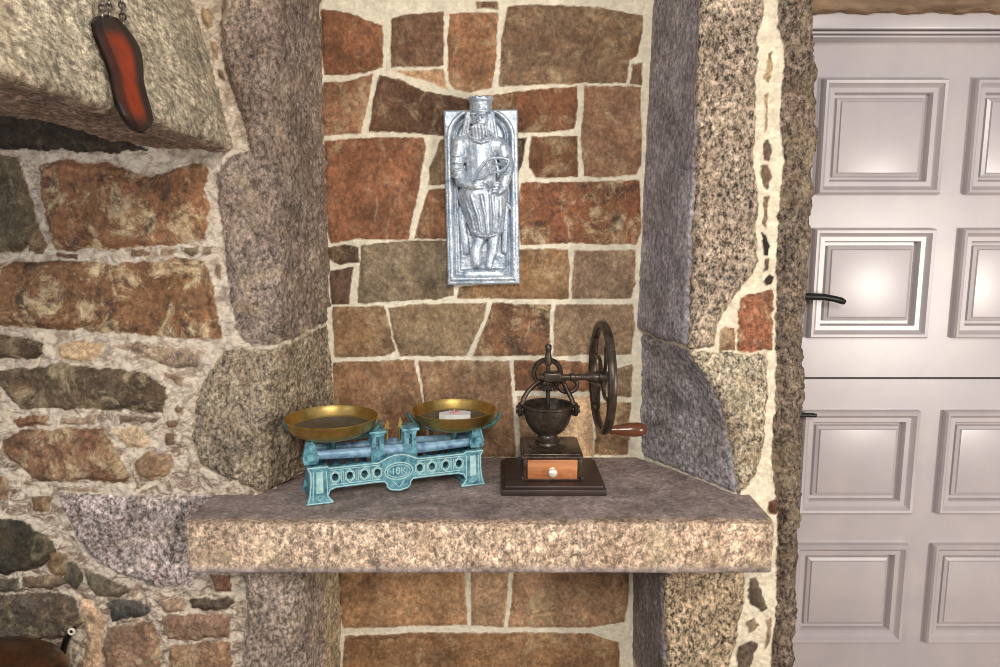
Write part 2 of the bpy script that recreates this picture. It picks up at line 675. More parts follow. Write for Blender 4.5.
# ---- left wall (fireplace rubble) with the left jamb of the niche
XCL = -0.517
front = np.concatenate([np.arange(-1.95, -1.40, 0.02), np.arange(-1.40, XCL, 0.003)])
arcn = 100
corner_back = np.array([-0.474, YB + 0.03])
xa = np.linspace(0, 1, arcn + 1)[1:]
arc = math.hypot(corner_back[0] - XCL, corner_back[1] - YF)
cx = np.concatenate([front, XCL + xa * (corner_back[0] - XCL)])
cy = np.concatenate([np.full_like(front, YF), YF + xa * (corner_back[1] - YF)])
cxi = np.concatenate([front, XCL + xa * arc])
base = np.zeros((len(ZL), len(cx), 3))
xcl = np.interp(ZL, [0, 0.70, 0.74, 0.79, 0.835, 1.0, 1.10, 1.17, 1.22, 2.5], [-0.517, -0.517, -0.517, -0.570, -0.578, -0.566, -0.550, -0.530, -0.517, -0.517])
w_ = np.clip((front + 1.0) / (1.0 + XCL), 0, 1)          # only the jamb's part of the front follows the splay
fx = front[None, :] + (xcl - XCL)[:, None] * w_[None, :] ** 2
rx = xcl[:, None] + xa[None, :] * (corner_back[0] - xcl)[:, None]
base[..., 0] = np.concatenate([fx, rx], 1)
base[..., 1] = cy
base[..., 2] = ZL[:, None]
base = smooth_cols(base, len(front) - 25, len(front) + 25, 160)
XI = np.broadcast_to(cxi, base.shape[:2]).copy()
XI[:, :len(front)] = fx
XI[:, len(front):] = xcl[:, None] + xa[None, :] * arc
G1 = (138, 116, 108)
left = [
    # course coloured dark to stand for the hood's shade, then the rubble
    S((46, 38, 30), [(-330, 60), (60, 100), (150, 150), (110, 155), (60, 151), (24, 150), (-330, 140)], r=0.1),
    S((92, 84, 66), [(-330, 150), (0, 152), (20, 158), (29, 190), (40, 225), (34, 240), (20, 252), (-330, 252)], r=0.3),
    S((120, 100, 76), [(30, 235), (40, 226), (48, 245), (44, 254), (28, 252)]),
    S((140, 92, 62), [(40, 165), (70, 159), (95, 163), (120, 166), (150, 177), (168, 172), (190, 163), (205, 163), (209, 172), (203, 190), (210, 205), (206, 240), (180, 246), (150, 248), (100, 249), (56, 251), (48, 225), (41, 190)], r=1.0),
    S((110, 80, 66), [(56, 253), (80, 254), (78, 259), (58, 258)]),
    S((120, 96, 78), [(130, 251), (152, 251), (150, 257), (131, 257)]),
    S((130, 112, 92), [(160, 250), (176, 250), (172, 256), (160, 256)]),
    S((52, 44, 40), [(180, 249), (199, 248), (199, 256), (190, 256)]),
    S((120, 104, 94), [(202, 247), (212, 246), (213, 256), (204, 257)]),
    S((130, 112, 100), [(214, 262), (222, 264), (222, 280), (216, 276)]),
    S((128, 88, 58), [(-330, 262), (60, 261), (120, 263), (160, 261), (186, 257), (206, 262), (213, 285), (219, 315), (223, 339), (190, 338), (140, 334), (70, 330), (0, 325), (-330, 322)], r=1.0),
    S((84, 66, 52), [(-330, 334), (0, 336), (30, 337), (43, 343), (44, 352), (36, 358), (-330, 360)], r=0.4),
    S((196, 172, 136), [(58, 345), (80, 341), (104, 342), (98, 358), (62, 362)], r=0.25),
    S((150, 134, 122), [(112, 345), (140, 343), (200, 350), (197, 364), (180, 369), (160, 364), (135, 352)], r=0.35, s=0.5),
    S((150, 128, 108), [(163, 372), (186, 378), (182, 386), (166, 380)], r=0.4),
    S((88, 76, 60), [(-10, 374), (20, 368), (60, 364), (110, 368), (146, 373), (165, 388), (168, 398), (160, 412), (110, 411), (60, 408), (20, 408), (6, 392)], r=0.55),
    S((130, 86, 60), [(14, 420), (30, 414), (50, 416), (48, 425), (18, 427)], r=0.5),
    S((150, 116, 96), [(165, 420), (180, 420), (178, 428), (166, 428)], r=0.3),
    S((136, 96, 72), [(2, 438), (20, 430), (60, 429), (104, 427), (112, 442), (132, 476), (124, 482), (85, 480), (40, 483), (18, 466), (5, 454)], r=0.75),
    S((196, 176, 146), [(112, 428), (140, 426), (150, 440), (146, 450), (128, 448)], r=0.2),
    S((150, 120, 94), [(136, 460), (150, 452), (172, 453), (174, 466), (164, 476), (150, 480), (138, 474)], r=0.3),
    S((170, 154, 146), [(58, 492), (110, 494), (165, 494), (240, 494), (236, 560), (206, 570), (190, 586), (160, 588), (120, 574), (92, 556), (72, 526)], q=1, s=0.85, r=0.25),
    S((56, 56, 46), [(-330, 510), (0, 516), (24, 522), (50, 536), (58, 550), (44, 566), (10, 574), (-330, 574)], r=0.25),
    S((126, 104, 74), [(50, 548), (66, 552), (70, 570), (56, 578), (48, 566)], r=0.4),
    S((98, 88, 78), [(20, 576), (60, 574), (68, 584), (50, 590), (22, 588)], r=0.4),
    S((96, 94, 80), [(80, 568), (104, 574), (132, 590), (122, 598), (96, 596)], r=0.3),
    S((74, 80, 84), [(106, 602), (120, 598), (140, 600), (155, 610), (140, 618), (112, 622)], r=0.2),
    S((160, 138, 118), [(160, 600), (184, 598), (186, 611), (164, 613)], r=0.3),
    S((70, 60, 52), [(188, 599), (204, 598), (214, 600), (230, 596), (236, 603), (230, 610), (212, 612), (192, 608)], r=0.2),
    S((124, 86, 68), [(210, 573), (222, 575), (231, 573), (233, 592), (216, 592)], r=0.4),
    S((142, 110, 96), [(162, 617), (200, 614), (232, 614), (229, 637), (200, 640), (168, 638)], r=0.6),
    S((156, 126, 112), [(107, 627), (130, 625), (152, 620), (160, 645), (162, 690), (110, 690), (104, 650)], r=0.6),
    S((150, 116, 92), [(170, 645), (200, 642), (231, 641), (233, 690), (168, 690)], r=0.7),
    S((92, 84, 74), [(-330, 592), (10, 594), (50, 592), (76, 598), (84, 622), (66, 638), (20, 642), (-330, 640)], r=0.5),
    S((206, 176, 148), [(78, 596), (92, 600), (104, 618), (103, 660), (98, 690), (76, 690), (88, 640)], r=0.25),
    S((110, 100, 86), [(40, 645), (70, 640), (72, 690), (40, 690)], r=0.3),
    S((150, 116, 92), [(-330, 470), (-4, 470), (12, 484), (8, 500), (-330, 502)], r=0.6),
    S((78, 80, 70), [(60, 560), (76, 562), (84, 580), (78, 592), (64, 582)], r=0.3),
    S((86, 84, 70), [(10, 577), (18, 577), (20, 588), (40, 592), (10, 592), (-40, 590), (-40, 578)], r=0.3),
    S((120, 96, 72), [(30, 496), (52, 498), (50, 512), (34, 510)], r=0.5),
    S((170, 150, 128), [(70, 468 + 20), (100, 486), (96, 491), (72, 491)], r=0.3),
    S((132, 110, 94), [(178, 404), (186, 408), (182, 416), (176, 412)], r=0.4),
    S((120, 100, 86), [(165, 432 + 2), (176, 432), (176, 444), (168, 446)], r=0.4),
    S((150, 134, 116), [(60, 418), (96, 416), (94, 424), (62, 425)], r=0.2),
    S((126, 106, 90), [(120, 416), (158, 416), (156, 422), (122, 423)], r=0.4),
    # small stones in the joint beside the hood
    S((168, 146, 114), [(202, 6), (212, 8), (214, 26), (208, 32), (203, 18)], s=0.3, r=0.2),
    S((160, 140, 112), [(211, 40), (219, 44), (221, 60), (215, 58)], s=0.3, r=0.2),
    S((110, 88, 68), [(218, 68), (224, 70), (225, 80), (220, 78)], s=0.3, r=0.2),
    # dressed jamb: tall upper block, rounded lower quoin, stone under the shelf
    S((128, 111, 99), [(223, -80), (222, 0), (221, 40), (230, 90), (243, 128), (248, 150), (228, 158), (217, 175), (219, 215), (226, 260), (231, 300), (236, 332), (246, 343), (272, 345), (420, 336), (420, -80)], q=1, s=0.7, r=0.28, h=0.012, w=0.02),
    S((144, 128, 106), [(222, 352), (242, 349), (272, 349), (420, 340), (420, 493), (300, 494), (262, 493), (246, 486), (222, 476), (200, 462), (193, 440), (194, 410), (200, 385)], q=1, s=0.8, r=0.25, h=0.014, w=0.025),
    S((144, 126, 110), [(290, -80), (290, 0), (284, 150), (282, 300), (284, 341), (420, 335), (420, -80)], q=1, s=0.6, r=0.15, h=0.012, w=0.02),
    S((186, 170, 134), [(284, 350), (420, 341), (420, 493), (300, 494), (272, 493), (268, 470), (274, 400)], q=1, s=0.8, r=0.1, h=0.014, w=0.025),
    S((172, 152, 122), [(298, 560), (420, 560), (420, 760), (298, 760)], q=1, s=0.6, r=0.2, h=0.012, w=0.02),
    S((156, 138, 124), [(244, 560), (420, 560), (420, 760), (246, 760), (242, 660), (246, 620)], q=1, s=0.75, r=0.2, h=0.012, w=0.02),
]
for i, st in enumerate(left):
    st.setdefault('s', 0.3)
    st.setdefault('h', 0.012)
    st.setdefault('w', 0.016)
    st.setdefault('n', 0.011)
    st.setdefault('tilt', 0.05)
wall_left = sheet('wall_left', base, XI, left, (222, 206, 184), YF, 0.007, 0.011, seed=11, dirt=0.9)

# ---- right jamb of the niche, wall pillar and door jamb
cz = [0.0, 0.70, 0.735, 0.80, 0.835, 1.0005, 1.107, 1.17, 1.21, 1.33, 2.5]
cv = [0.419, 0.411, 0.411, 0.56, 0.577, 0.549, 0.513, 0.465, 0.448, 0.447, 0.445]
xc = np.interp(ZL, cz, cv)
XJ = np.interp(ZL, [0, 0.3, 1.2, 1.75, 1.9, 2.1, 2.5], [0.737, 0.735, 0.722, 0.730, 0.715, 0.694, 0.69])
XJ = XJ + 0.006 * fbm(ZL * 0 + 1.3, ZL, 9, 4, 77)
nA, nF, nJ = 100, 105, 110
bx, by = 0.392, YB + 0.03
ta = np.linspace(0, 1, nA + 1)[:-1]
tf = np.linspace(0, 1, nF + 1)[:-1]
tj = np.linspace(0, 1, nJ)
base = np.zeros((len(ZL), nA + nF + nJ, 3))
XI = np.zeros(base.shape[:2])
arc = np.hypot(xc - bx, by - YF)
base[:, :nA, 0] = bx + (xc - bx)[:, None] * ta
base[:, :nA, 1] = by + (YF - by) * ta
XI[:, :nA] = xc[:, None] - arc[:, None] * (1 - ta)
base[:, nA:nA + nF, 0] = xc[:, None] + (XJ - xc)[:, None] * tf
base[:, nA:nA + nF, 1] = YF
XI[:, nA:nA + nF] = base[:, nA:nA + nF, 0]
JD = 0.40
base[:, nA + nF:, 0] = XJ[:, None] + 0.012 * tj
base[:, nA + nF:, 1] = YF + JD * tj
XI[:, nA + nF:] = XJ[:, None] + JD * tj
base[..., 2] = ZL[:, None]
base = smooth_cols(base, nA - 14, nA + 14, 10)
base = smooth_cols(base, nA + nF - 30, nA + nF + 40, 260)
right = [
    S((152, 143, 146), [(520, -80), (700, -80), (700, 0), (697, 130), (693, 250), (689, 330), (686, 346), (640, 350), (520, 350)], q=1, s=0.45, r=0.1, n=0.003),
    S((142, 124, 106), [(697, -80), (766, -80), (765, 0), (758, 40), (757, 75), (755, 130), (754, 165), (757, 205), (754, 235), (757, 262), (748, 280), (738, 292), (724, 312), (716, 330), (712, 346), (690, 350), (686, 346), (692, 250), (695, 130)], q=1, s=1.0, r=0.2, h=0.010, n=0.007),
    S((144, 136, 136), [(520, 352), (640, 352), (686, 352), (700, 366), (716, 388), (728, 430), (738, 492), (600, 493), (520, 492)], q=1, s=0.6, r=0.1, n=0.005),
    S((160, 146, 122), [(684, 351), (705, 350), (768, 354), (767, 400), (764, 440), (757, 472), (748, 486), (740, 492), (737, 498), (726, 430), (714, 388), (698, 366)], q=1, s=0.95, r=0.35, h=0.012, n=0.008),
    S((126, 116, 112), [(520, 555), (664, 555), (668, 720), (520, 720)], q=1, s=0.5, r=0.1, n=0.004),
    S((158, 136, 108), [(662, 555), (743, 555), (744, 585), (742, 610), (736, 640), (728, 667), (728, 720), (665, 720)], q=1, s=1.0, r=0.25, h=0.010, n=0.006),
    # long rough door jamb stone
    S((100, 85, 72), [(781, -80), (779, 0), (778, 25), (783, 45), (781, 90), (779, 130), (783, 160), (779, 190), (777, 240), (776, 300), (776, 340), (776, 380), (773, 420), (772, 455), (775, 490), (777, 540), (778, 600), (772, 640), (768, 720), (1030, 720), (1030, -80)], q=1, s=1.0, r=0.2, h=0.014, w=0.03, n=0.014, nf=30),
    # small pieces in the joint
    S((150, 130, 96), [(767, 55), (771, 52), (772, 70), (769, 84), (766, 80)], s=0.4, r=0.2),
    S((160, 140, 106), [(766, 95), (769, 92), (768, 130), (765, 132)], s=0.4, r=0.2),
    S((104, 88, 74), [(763, 142), (768, 139), (771, 146), (770, 160), (765, 160)], s=0.4, r=0.2),
    S((112, 94, 76), [(761, 165), (769, 163), (771, 175), (767, 190), (762, 186)], s=0.4, r=0.2),
    S((118, 98, 74), [(763, 198), (767, 196), (767, 215), (765, 228), (762, 222)], s=0.4, r=0.2),
    S((44, 36, 30), [(759, 233), (764, 235), (769, 246), (768, 256), (763, 254)], s=0.2, r=0.0),
    S((90, 76, 62), [(765, 260), (771, 258), (768, 270), (763, 272)], s=0.3, r=0.1),
    S((58, 46, 40), [(764, 280), (770, 274), (774, 276), (772, 284), (766, 287)], s=0.2, r=0.0),
    S((150, 88, 62), [(740, 298), (748, 293), (773, 291), (774, 320), (774, 350), (755, 352), (738, 350), (738, 315)], s=0.5, r=0.7),
    S((146, 92, 66), [(720, 330), (727, 326), (736, 328), (735, 350), (718, 350)], s=0.5, r=0.6),
    S((110, 62, 44), [(768, 503), (775, 500), (778, 508), (774, 516), (769, 512)], s=0.3, r=0.3),
    S((90, 80, 70), [(749, 580), (756, 578), (762, 592), (768, 608), (762, 612), (748, 604)], s=0.3, r=0.1),
    S((120, 104, 90), [(746, 622), (754, 618), (758, 626), (748, 634)], s=0.4, r=0.2),
    S((86, 74, 64), [(738, 646), (750, 640), (758, 644), (752, 662), (748, 690), (734, 690)], s=0.4, r=0.2),
    S((130, 110, 92), [(766, 618), (771, 616), (770, 640), (764, 650)], s=0.5, r=0.2),
]
for st in right:
    st.setdefault('h', 0.006)
    st.setdefault('n', 0.003)
wall_right = sheet('wall_right', base, XI, right, (238, 224, 196), YF, 0.006, 0.005, seed=23, dirt=0.35)

# ---- remaining room shell
bm = bmesh.new()
a_box(bm, (-2.2, -2.2, -0.06), (2.6, 2.5, 0.0))
tag(obj('floor', bm, M_FLOOR), kind='structure')
bm = bmesh.new()
a_box(bm, (1.70, 1.80, 0.0), (2.6, 2.10, 2.45))
tag(obj('wall_door_side', bm, M_PLASTER), kind='structure')

# brown lintel above the door, white door head under it
bm = bmesh.new()
zt = on_y(900, 11, 1.96).z
nx = 60
rows = []
prof = [(1.96, 2.45), (1.96, zt + 0.006), (1.966, zt), (2.10, zt)]
for i in range(nx + 1):
    x = 0.70 + (1.72 - 0.70) * i / nx
    rows.append([bm.verts.new((x, y + 0.003 * math.sin(i * 1.7 + k), z + (0.0025 * math.sin(i * 0.9) + 0.0015 * math.sin(i * 2.3) if k else 0))) for k, (y, z) in enumerate(prof)])
for a, b in zip(rows, rows[1:]):
    for k in range(len(prof) - 1):
        bm.faces.new((a[k], b[k], b[k + 1], a[k + 1]))
tag(obj('trim_1', bm, M_WOODBEAM), kind='structure')
bm = bmesh.new()
zh = on_y(900, 37, 2.02).z
a_box(bm, (0.72, 1.985, zh + 0.012), (1.70, 2.09, zt + 0.03), 0.003)
a_box(bm, (0.72, 1.992, zh + 0.002), (1.70, 2.09, zh + 0.008), 0.002)
a_box(bm, (0.72, 1.998, zh - 0.006), (1.70, 2.09, zh - 0.001), 0.001)
a_box(bm, (1.655, 1.985, 0.0), (1.70, 2.09, zh + 0.012), 0.003)
tag(obj('trim_2', bm, M_DOOR), kind='structure')

# ---- dutch door: two leaves with raised and fielded panels
ZSPLIT = on_y(900, 378, YB).z


def door_leaf(name, z0, z1, rows, ):
    root = empty(name, (0.745, YB, z0))
    tag(root, kind='structure')
    x0, x1 = 0.0, 0.905
    cols = [(0.845 - 0.745, 1.173 - 0.745), (1.242 - 0.745, 1.570 - 0.745)]
    ly0, ly1 = 0.0, 0.045
    # boards between the panels
    bm = bmesh.new()
    bev = 0.0025
    zz0, zz1 = 0.0, z1 - z0
    rr = sorted([(a - z0, b - z0) for a, b in rows])
    g = 0.0
    stile = [(x0, cols[0][0]), (cols[0][1], cols[1][0]), (cols[1][1], x1)]
    for a, b in stile:
        a_box(bm, (a, ly0, zz0), (b, ly1, zz1))
    edges = [zz0] + [v for r in rr for v in r] + [zz1]
    for i in range(0, len(edges), 2):
        for a, b in cols:
            a_box(bm, (a, ly0, edges[i]), (b, ly1, edges[i + 1]))
    # rebate strip behind the meeting edge
    if z0 < 0.5:
        a_box(bm, (x0, ly1 + 0.001, zz1 - 0.03), (x1, ly1 + 0.016, zz1 + 0.03))
    obj('leaf_frame', bm, M_DOOR, root)
    ring = [(0.0, 0.0), (0.001, 0.018), (0.005, 0.024), (0.012, 0.022), (0.018, 0.012), (0.022, 0.0085), (0.034, 0.008),
            (0.037, 0.001), (0.0375, -0.012), (0.046, -0.013), (0.048, -0.005), (0.056, -0.001), (0.058, 0.003), (0.062, 0.004)]
    for (a, b) in cols:
        for (c, d) in rr:
            bm = bmesh.new()
            loops = []
            for (ins, h) in ring:
                loops.append([bm.verts.new((x, ly0 - h, z)) for x, z in
                              ((a + ins, c + ins), (b - ins, c + ins), (b - ins, d - ins), (a + ins, d - ins))])
            for p, q in zip(loops, loops[1:]):
                for k in range(4):
                    bm.faces.new((p[k], p[(k + 1) % 4], q[(k + 1) % 4], q[k]))
            bm.faces.new(loops[-1])
            obj('panel', bm, M_DOOR, root, angle=25)
    return root


def zy(y):
    return on_y(900, y, YB).z


d1 = door_leaf('door_1', ZSPLIT + 0.0025, 1.982, [(1.570, 1.868), (1.181, 1.480)])
d2 = door_leaf('door_2', 0.02, ZSPLIT - 0.0035, [(0.676, 0.9765), (0.281, 0.583)])
bm = bmesh.new()
p = on_y(843, 300, 1.99)
q = on_y(806, 297, 1.99)
lv = [(q.x - 0.05, 1.99, q.z), (q.x, 1.988, q.z + 0.001), (q.x + 0.045, 1.986, q.z), (p.x - 0.025, 1.986, p.z + 0.003), (p.x - 0.006, 1.987, p.z - 0.002), (p.x + 0.003, 1.99, p.z - 0.006)]
o0 = Vector((0.745, YB, ZSPLIT + 0.002))
a_tube(bm, [Vector(v) - o0 for v in lv], [0.009, 0.010, 0.009, 0.0085, 0.009, 0.0075], 12)
a_tube(bm, [Vector((lv[0][0] + 0.005, YB + 0.002, lv[0][2])) - o0, Vector((lv[0][0] + 0.005, 1.987, lv[0][2])) - o0], 0.009, 12)
a_lathe(bm, [(0, 0.0), (0.024, 0.0), (0.024, 0.006), (0.012, 0.012), (0, 0.012)], 24,
        Matrix.Translation(Vector((lv[0][0] + 0.005, YB, lv[0][2])) - o0) @ Matrix.Rotation(PI / 2, 4, 'X'))
tag(obj('lever_handle', bm, M_BLACK, d1), 'black lever handle')
bm = bmesh.new()
p = on_y(816, 415, 2.0)
o0 = Vector((0.745, YB, 0.02))
a_tube(bm, [Vector((p.x - 0.07, 2.0, p.z)) - o0, Vector((p.x - 0.01, 2.0, p.z)) - o0, Vector((p.x + 0.001, 2.0, p.z - 0.0015)) - o0], [0.006, 0.006, 0.005], 10)
a_tube(bm, [Vector((p.x - 0.06, YB + 0.002, p.z)) - o0, Vector((p.x - 0.06, 2.0, p.z)) - o0], 0.006, 10)
tag(obj('bolt_handle', bm, M_BLACK, d2), 'small black bolt handle')

# ------------------------------------------------------------------ fireplace hood at upper left
HA = Vector((-0.6100, YF, 1.660))
HD = (Vector((-0.56, 0.873, 1.662)) - HA).normalized()     # out of the wall, towards the viewer
HU = Vector((-0.701 + 0.6227, 0, 1.987 - 1.662)).normalized()
HN = HU.cross(HD).normalized()
if HN.x < 0:
    HN = -HN
sD = np.arange(-0.02, 1.30, 0.004)
# cross-section from the underside's inner edge round the arris and up the leaning face
sec = []
IN = Vector((-0.19, 0, 0.004))
for k in range(46):
    t = k / 45.0
    sec.append(IN * (1 - t))
for k in range(1, 200):
    sec.append(HU * (k * 0.0036))
sec = np.array([list(v) for v in sec])
for _ in range(14):
    sec[1:-1] = 0.25 * sec[:-2] + 0.5 * sec[1:-1] + 0.25 * sec[2:]
base = np.zeros((len(sec), len(sD), 3))
for i in range(3):
    base[..., i] = HA[i] + sec[:, i][:, None] + HD[i] * sD[None, :]
tloc = np.cumsum(np.concatenate([[0], np.linalg.norm(np.diff(sec, axis=0), axis=1)]))
TT = np.broadcast_to(tloc[:, None], base.shape[:2]).copy()
SSg = np.broadcast_to(sD[None, :], base.shape[:2]).copy()
gz, gx = np.gradient(base, axis=0), np.gradient(base, axis=1)
N = np.cross(gz, gx)
N /= np.linalg.norm(N, axis=-1, keepdims=True)
if N[150, 100, 0] < 0:
    N = -N
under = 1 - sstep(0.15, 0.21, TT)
Hh = 0.010 * fbm(SSg, TT, 5, 5, 301, 0.55) + 0.0025 * fbm(SSg, TT, 60, 3, 305) + under * 0.006 * fbm(SSg * 0.25, TT, 60, 3, 309)
P = base + N * Hh[..., None]
# close the back of the block so that it has its depth
back = P[-1:].copy()
back[..., 0] -= 0.35
inner = P[:1].copy()
inner[..., 2] += 0.45
inner[..., 0] -= 0.10
P = np.concatenate([inner, P, back], 0)
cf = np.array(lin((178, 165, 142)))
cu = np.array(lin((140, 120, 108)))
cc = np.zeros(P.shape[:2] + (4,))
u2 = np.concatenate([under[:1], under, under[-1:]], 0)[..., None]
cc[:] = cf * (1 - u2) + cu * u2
pp = np.zeros_like(cc)
pp[..., 0] = 1
pp[..., 1] = 0.6
pp[..., 2] = 0.22
pp[..., 3] = 1
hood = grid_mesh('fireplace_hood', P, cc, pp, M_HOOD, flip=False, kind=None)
tag(hood, 'massive leaning granite fireplace hood block reaching out of the wall at upper left', 'fireplace hood')

# ------------------------------------------------------------------ granite shelf
XL, XR, YS = -0.702, 0.611, 1.577
TH = 0.117
sx = np.arange(XL, XR + 0.001, 0.004)
sx[-1] = XR
sec = []
for k in range(60):
    sec.append((YF + 0.04 - (YF + 0.04 - YS) * k / 60.0, ZS))
for k in range(30):
    sec.append((YS, ZS - TH * k / 30.0))
for k in range(50):
    sec.append((YS + (YF + 0.04 - YS) * k / 49.0, ZS - TH))
sec = np.array(sec)
for _ in range(5):
    sec[1:-1] = 0.25 * sec[:-2] + 0.5 * sec[1:-1] + 0.25 * sec[2:]
base = np.zeros((len(sec), len(sx), 3))
base[..., 0] = sx[None, :]
base[..., 1] = sec[:, 0][:, None]
base[..., 2] = sec[:, 1][:, None]
# round the two front corners in plan
yy = base[..., 1]
for xe, sgn in ((XL, 1), (XR, -1)):
    d = sgn * (base[..., 0] - xe)
    yy += np.where(d < 0.014, (0.014 - np.sqrt(np.clip(0.014 ** 2 - (0.014 - d) ** 2, 0, None))), 0) * (yy < YF)
tl = np.cumsum(np.concatenate([[0], np.linalg.norm(np.diff(sec, axis=0), axis=1)]))
TT = np.broadcast_to(tl[:, None], base.shape[:2]).copy()
gz, gx = np.gradient(base, axis=0), np.gradient(base, axis=1)
N = np.cross(gz, gx)
N /= np.linalg.norm(N, axis=-1, keepdims=True)
if N[10, 50, 2] < 0:
    N = -N
fr = sstep(0.18, 0.21, TT) * (1 - sstep(0.31, 0.33, TT))
Hh = 0.0012 * fbm(base[..., 0], TT, 8, 4, 401) + fr * (0.004 * fbm(base[..., 0], TT, 9, 4, 405) + 0.0012 * fbm(base[..., 0], TT, 110, 2, 407))
Hh *= np.clip((YF + 0.03 - base[..., 1]) / 0.03, 0, 1)
base = base + N * Hh[..., None]
e0, e1 = base[:, :1].copy(), base[:, -1:].copy()
for e in (e0, e1):
    e[..., 1] = YF + 0.02
    e[..., 2] = ZS - TH / 2
base = np.concatenate([e0, base, e1], 1)
cc = np.zeros(base.shape[:2] + (4,))
cc[:] = np.array(lin((180, 160, 148)))
pp = np.zeros_like(cc)
pp[..., 0] = 1
pp[..., 3] = 1
frp = np.concatenate([fr[:, :1], fr, fr[:, -1:]], 1)
cc[..., :3] = np.array(lin((152, 136, 130)))[:3] * (1 - frp[..., None]) + np.array(lin((192, 166, 142)))[:3] * frp[..., None]
pp[..., 1] = 0.22 + 0.5 * frp
pp[..., 2] = 0.10 + 0.28 * frp
shelf_root = empty('stone_shelf', (0, YF, ZS - TH))
tag(shelf_root, 'long granite mantel shelf set across the niche below the wall relief', 'shelf')
s1 = grid_mesh('slab_front', base, cc, pp, M_STONE, kind=None)
s1.parent = shelf_root
s1.matrix_parent_inverse = Matrix.Translation(shelf_root.location).inverted()
# bed of the slab inside the niche
nxx, nyy = 260, 70
tt = np.linspace(0, 1, nyy)
ll = np.interp(tt, [0, 1], [-0.60, -0.465])
rr = np.interp(tt, [0, 1], [0.60, 0.385])
ux = np.linspace(0, 1, nxx)
bed = np.zeros((nyy, nxx, 3))
bed[..., 0] = ll[:, None] + (rr - ll)[:, None] * ux
bed[..., 1] = (YF + 0.005 + (YB - YF - 0.005) * tt)[:, None]
bed[..., 2] = ZS - 0.0012 + 0.0016 * sstep(YF + 0.03, YF + 0.07, bed[..., 1]) + 0.0008 * fbm(bed[..., 0], bed[..., 1], 8, 4, 411) * sstep(YF + 0.04, YF + 0.1, bed[..., 1])
low = bed.copy()
low[..., 2] = ZS - TH
ring = lambda A: A
full = np.concatenate([low[:1], bed, low[-1:], low[::-1]], 0)
cc = np.zeros(full.shape[:2] + (4,))
cc[:] = np.array(lin((152, 136, 130)))
pp = np.zeros_like(cc)
pp[..., 0] = 1
pp[..., 1] = 0.22
pp[..., 2] = 0.10
pp[..., 3] = 1
s2 = grid_mesh('slab_bed', full, cc, pp, M_STONE, kind=None)
s2.parent = shelf_root
s2.matrix_parent_inverse = Matrix.Translation(shelf_root.location).inverted()

# ------------------------------------------------------------------ carved relief on the niche wall
RX, RZ = -0.0435, 1.331
rel = empty('relief_plaque', (RX, YB - 0.004, RZ))
rel.rotation_euler = (0, math.radians(-0.9), 0)
tag(rel, 'silvery carved relief of a crowned robed musician hanging on the niche wall', 'relief plaque')
W2, HT, TK = 0.097, 0.455, 0.036
# slab: front face as a fine height field with an arched recess and side mouldings
gx_ = np.arange(-W2, W2 + 0.0005, 0.0016)
gz_ = np.arange(0, HT + 0.0005, 0.0016)
GX, GZ = np.meshgrid(gx_, gz_)
arch = np.minimum(0.078 - np.abs(GX + 0.001), 10)
top = GZ - 0.385
rad = 0.078 - np.sqrt((GX + 0.001) ** 2 + np.clip(top, 0, None) ** 2 * 1.35)
ins = np.where(top > 0, rad, 0.078 - np.abs(GX + 0.001))
ins = np.minimum(ins, GZ - 0.022)
h = -0.021 * sstep(0.0, 0.007, ins) + 0.003 * sstep(-0.012, -0.008, ins) * (1 - sstep(-0.004, 0.0, ins))
h += 0.007 * np.exp(-((ins - 0.013) / 0.004) ** 2)
h += 0.0018 * fbm(GX, GZ, 45, 4, 501)
edge = np.minimum.reduce([W2 - np.abs(GX), GZ, HT - GZ])
h -= 0.004 * (1 - sstep(0.0, 0.004, edge))
GXj = GX + 0.0012 * fbm(GX, GZ, 30, 3, 503) * (edge < 0.004)
P = np.stack([GXj, -TK - h, GZ], -1)


def wrap(P, ybk):
    """adds sides running back to ybk round a height field."""
    b = P.copy()
    b[..., 1] = ybk
    P2 = np.concatenate([b[:1], P, b[-1:]], 0)
    l, r = P2[:, :1].copy(), P2[:, -1:].copy()
    l[..., 1] = ybk
    r[..., 1] = ybk
    return np.concatenate([l, P2, r], 1)


P = wrap(P, 0.002)
one = np.ones(P.shape[:2] + (4,))
sl = grid_mesh('slab', P, one, one, M_RELIEF, kind=None)
sl.parent = rel


def remeshed(name, bm, mat, parent, voxel=0.0024, it=3):
    me = bpy.data.meshes.new(name)
    bmesh.ops.recalc_face_normals(bm, faces=bm.faces[:])
    bm.to_mesh(me)
    bm.free()
    tmp = bpy.data.objects.new('tmp', me)
    COL.objects.link(tmp)
    m = tmp.modifiers.new('r', 'REMESH')
    m.mode = 'VOXEL'
    m.voxel_size = voxel
    s = tmp.modifiers.new('s', 'SMOOTH')
    s.factor = 0.5
    s.iterations = it
    dg = bpy.context.evaluated_depsgraph_get()
    out = bpy.data.meshes.new_from_object(tmp.evaluated_get(dg))
    bpy.data.objects.remove(tmp, do_unlink=True)
    out.name = name
    out.materials.clear()
    out.materials.append(mat)
    out.polygons.foreach_set('use_smooth', [True] * len(out.polygons))
    o = bpy.data.objects.new(name, out)
    COL.objects.link(o)
    o.parent = parent
    return o


def rp(px, py, d):
    """point on the plaque from its place in the photograph, d in front of the slab's recess."""
    return Vector(((px - 481.7) * 0.00263, -TK + 0.019 - d * 1.25, (284 - py) * 0.00258))


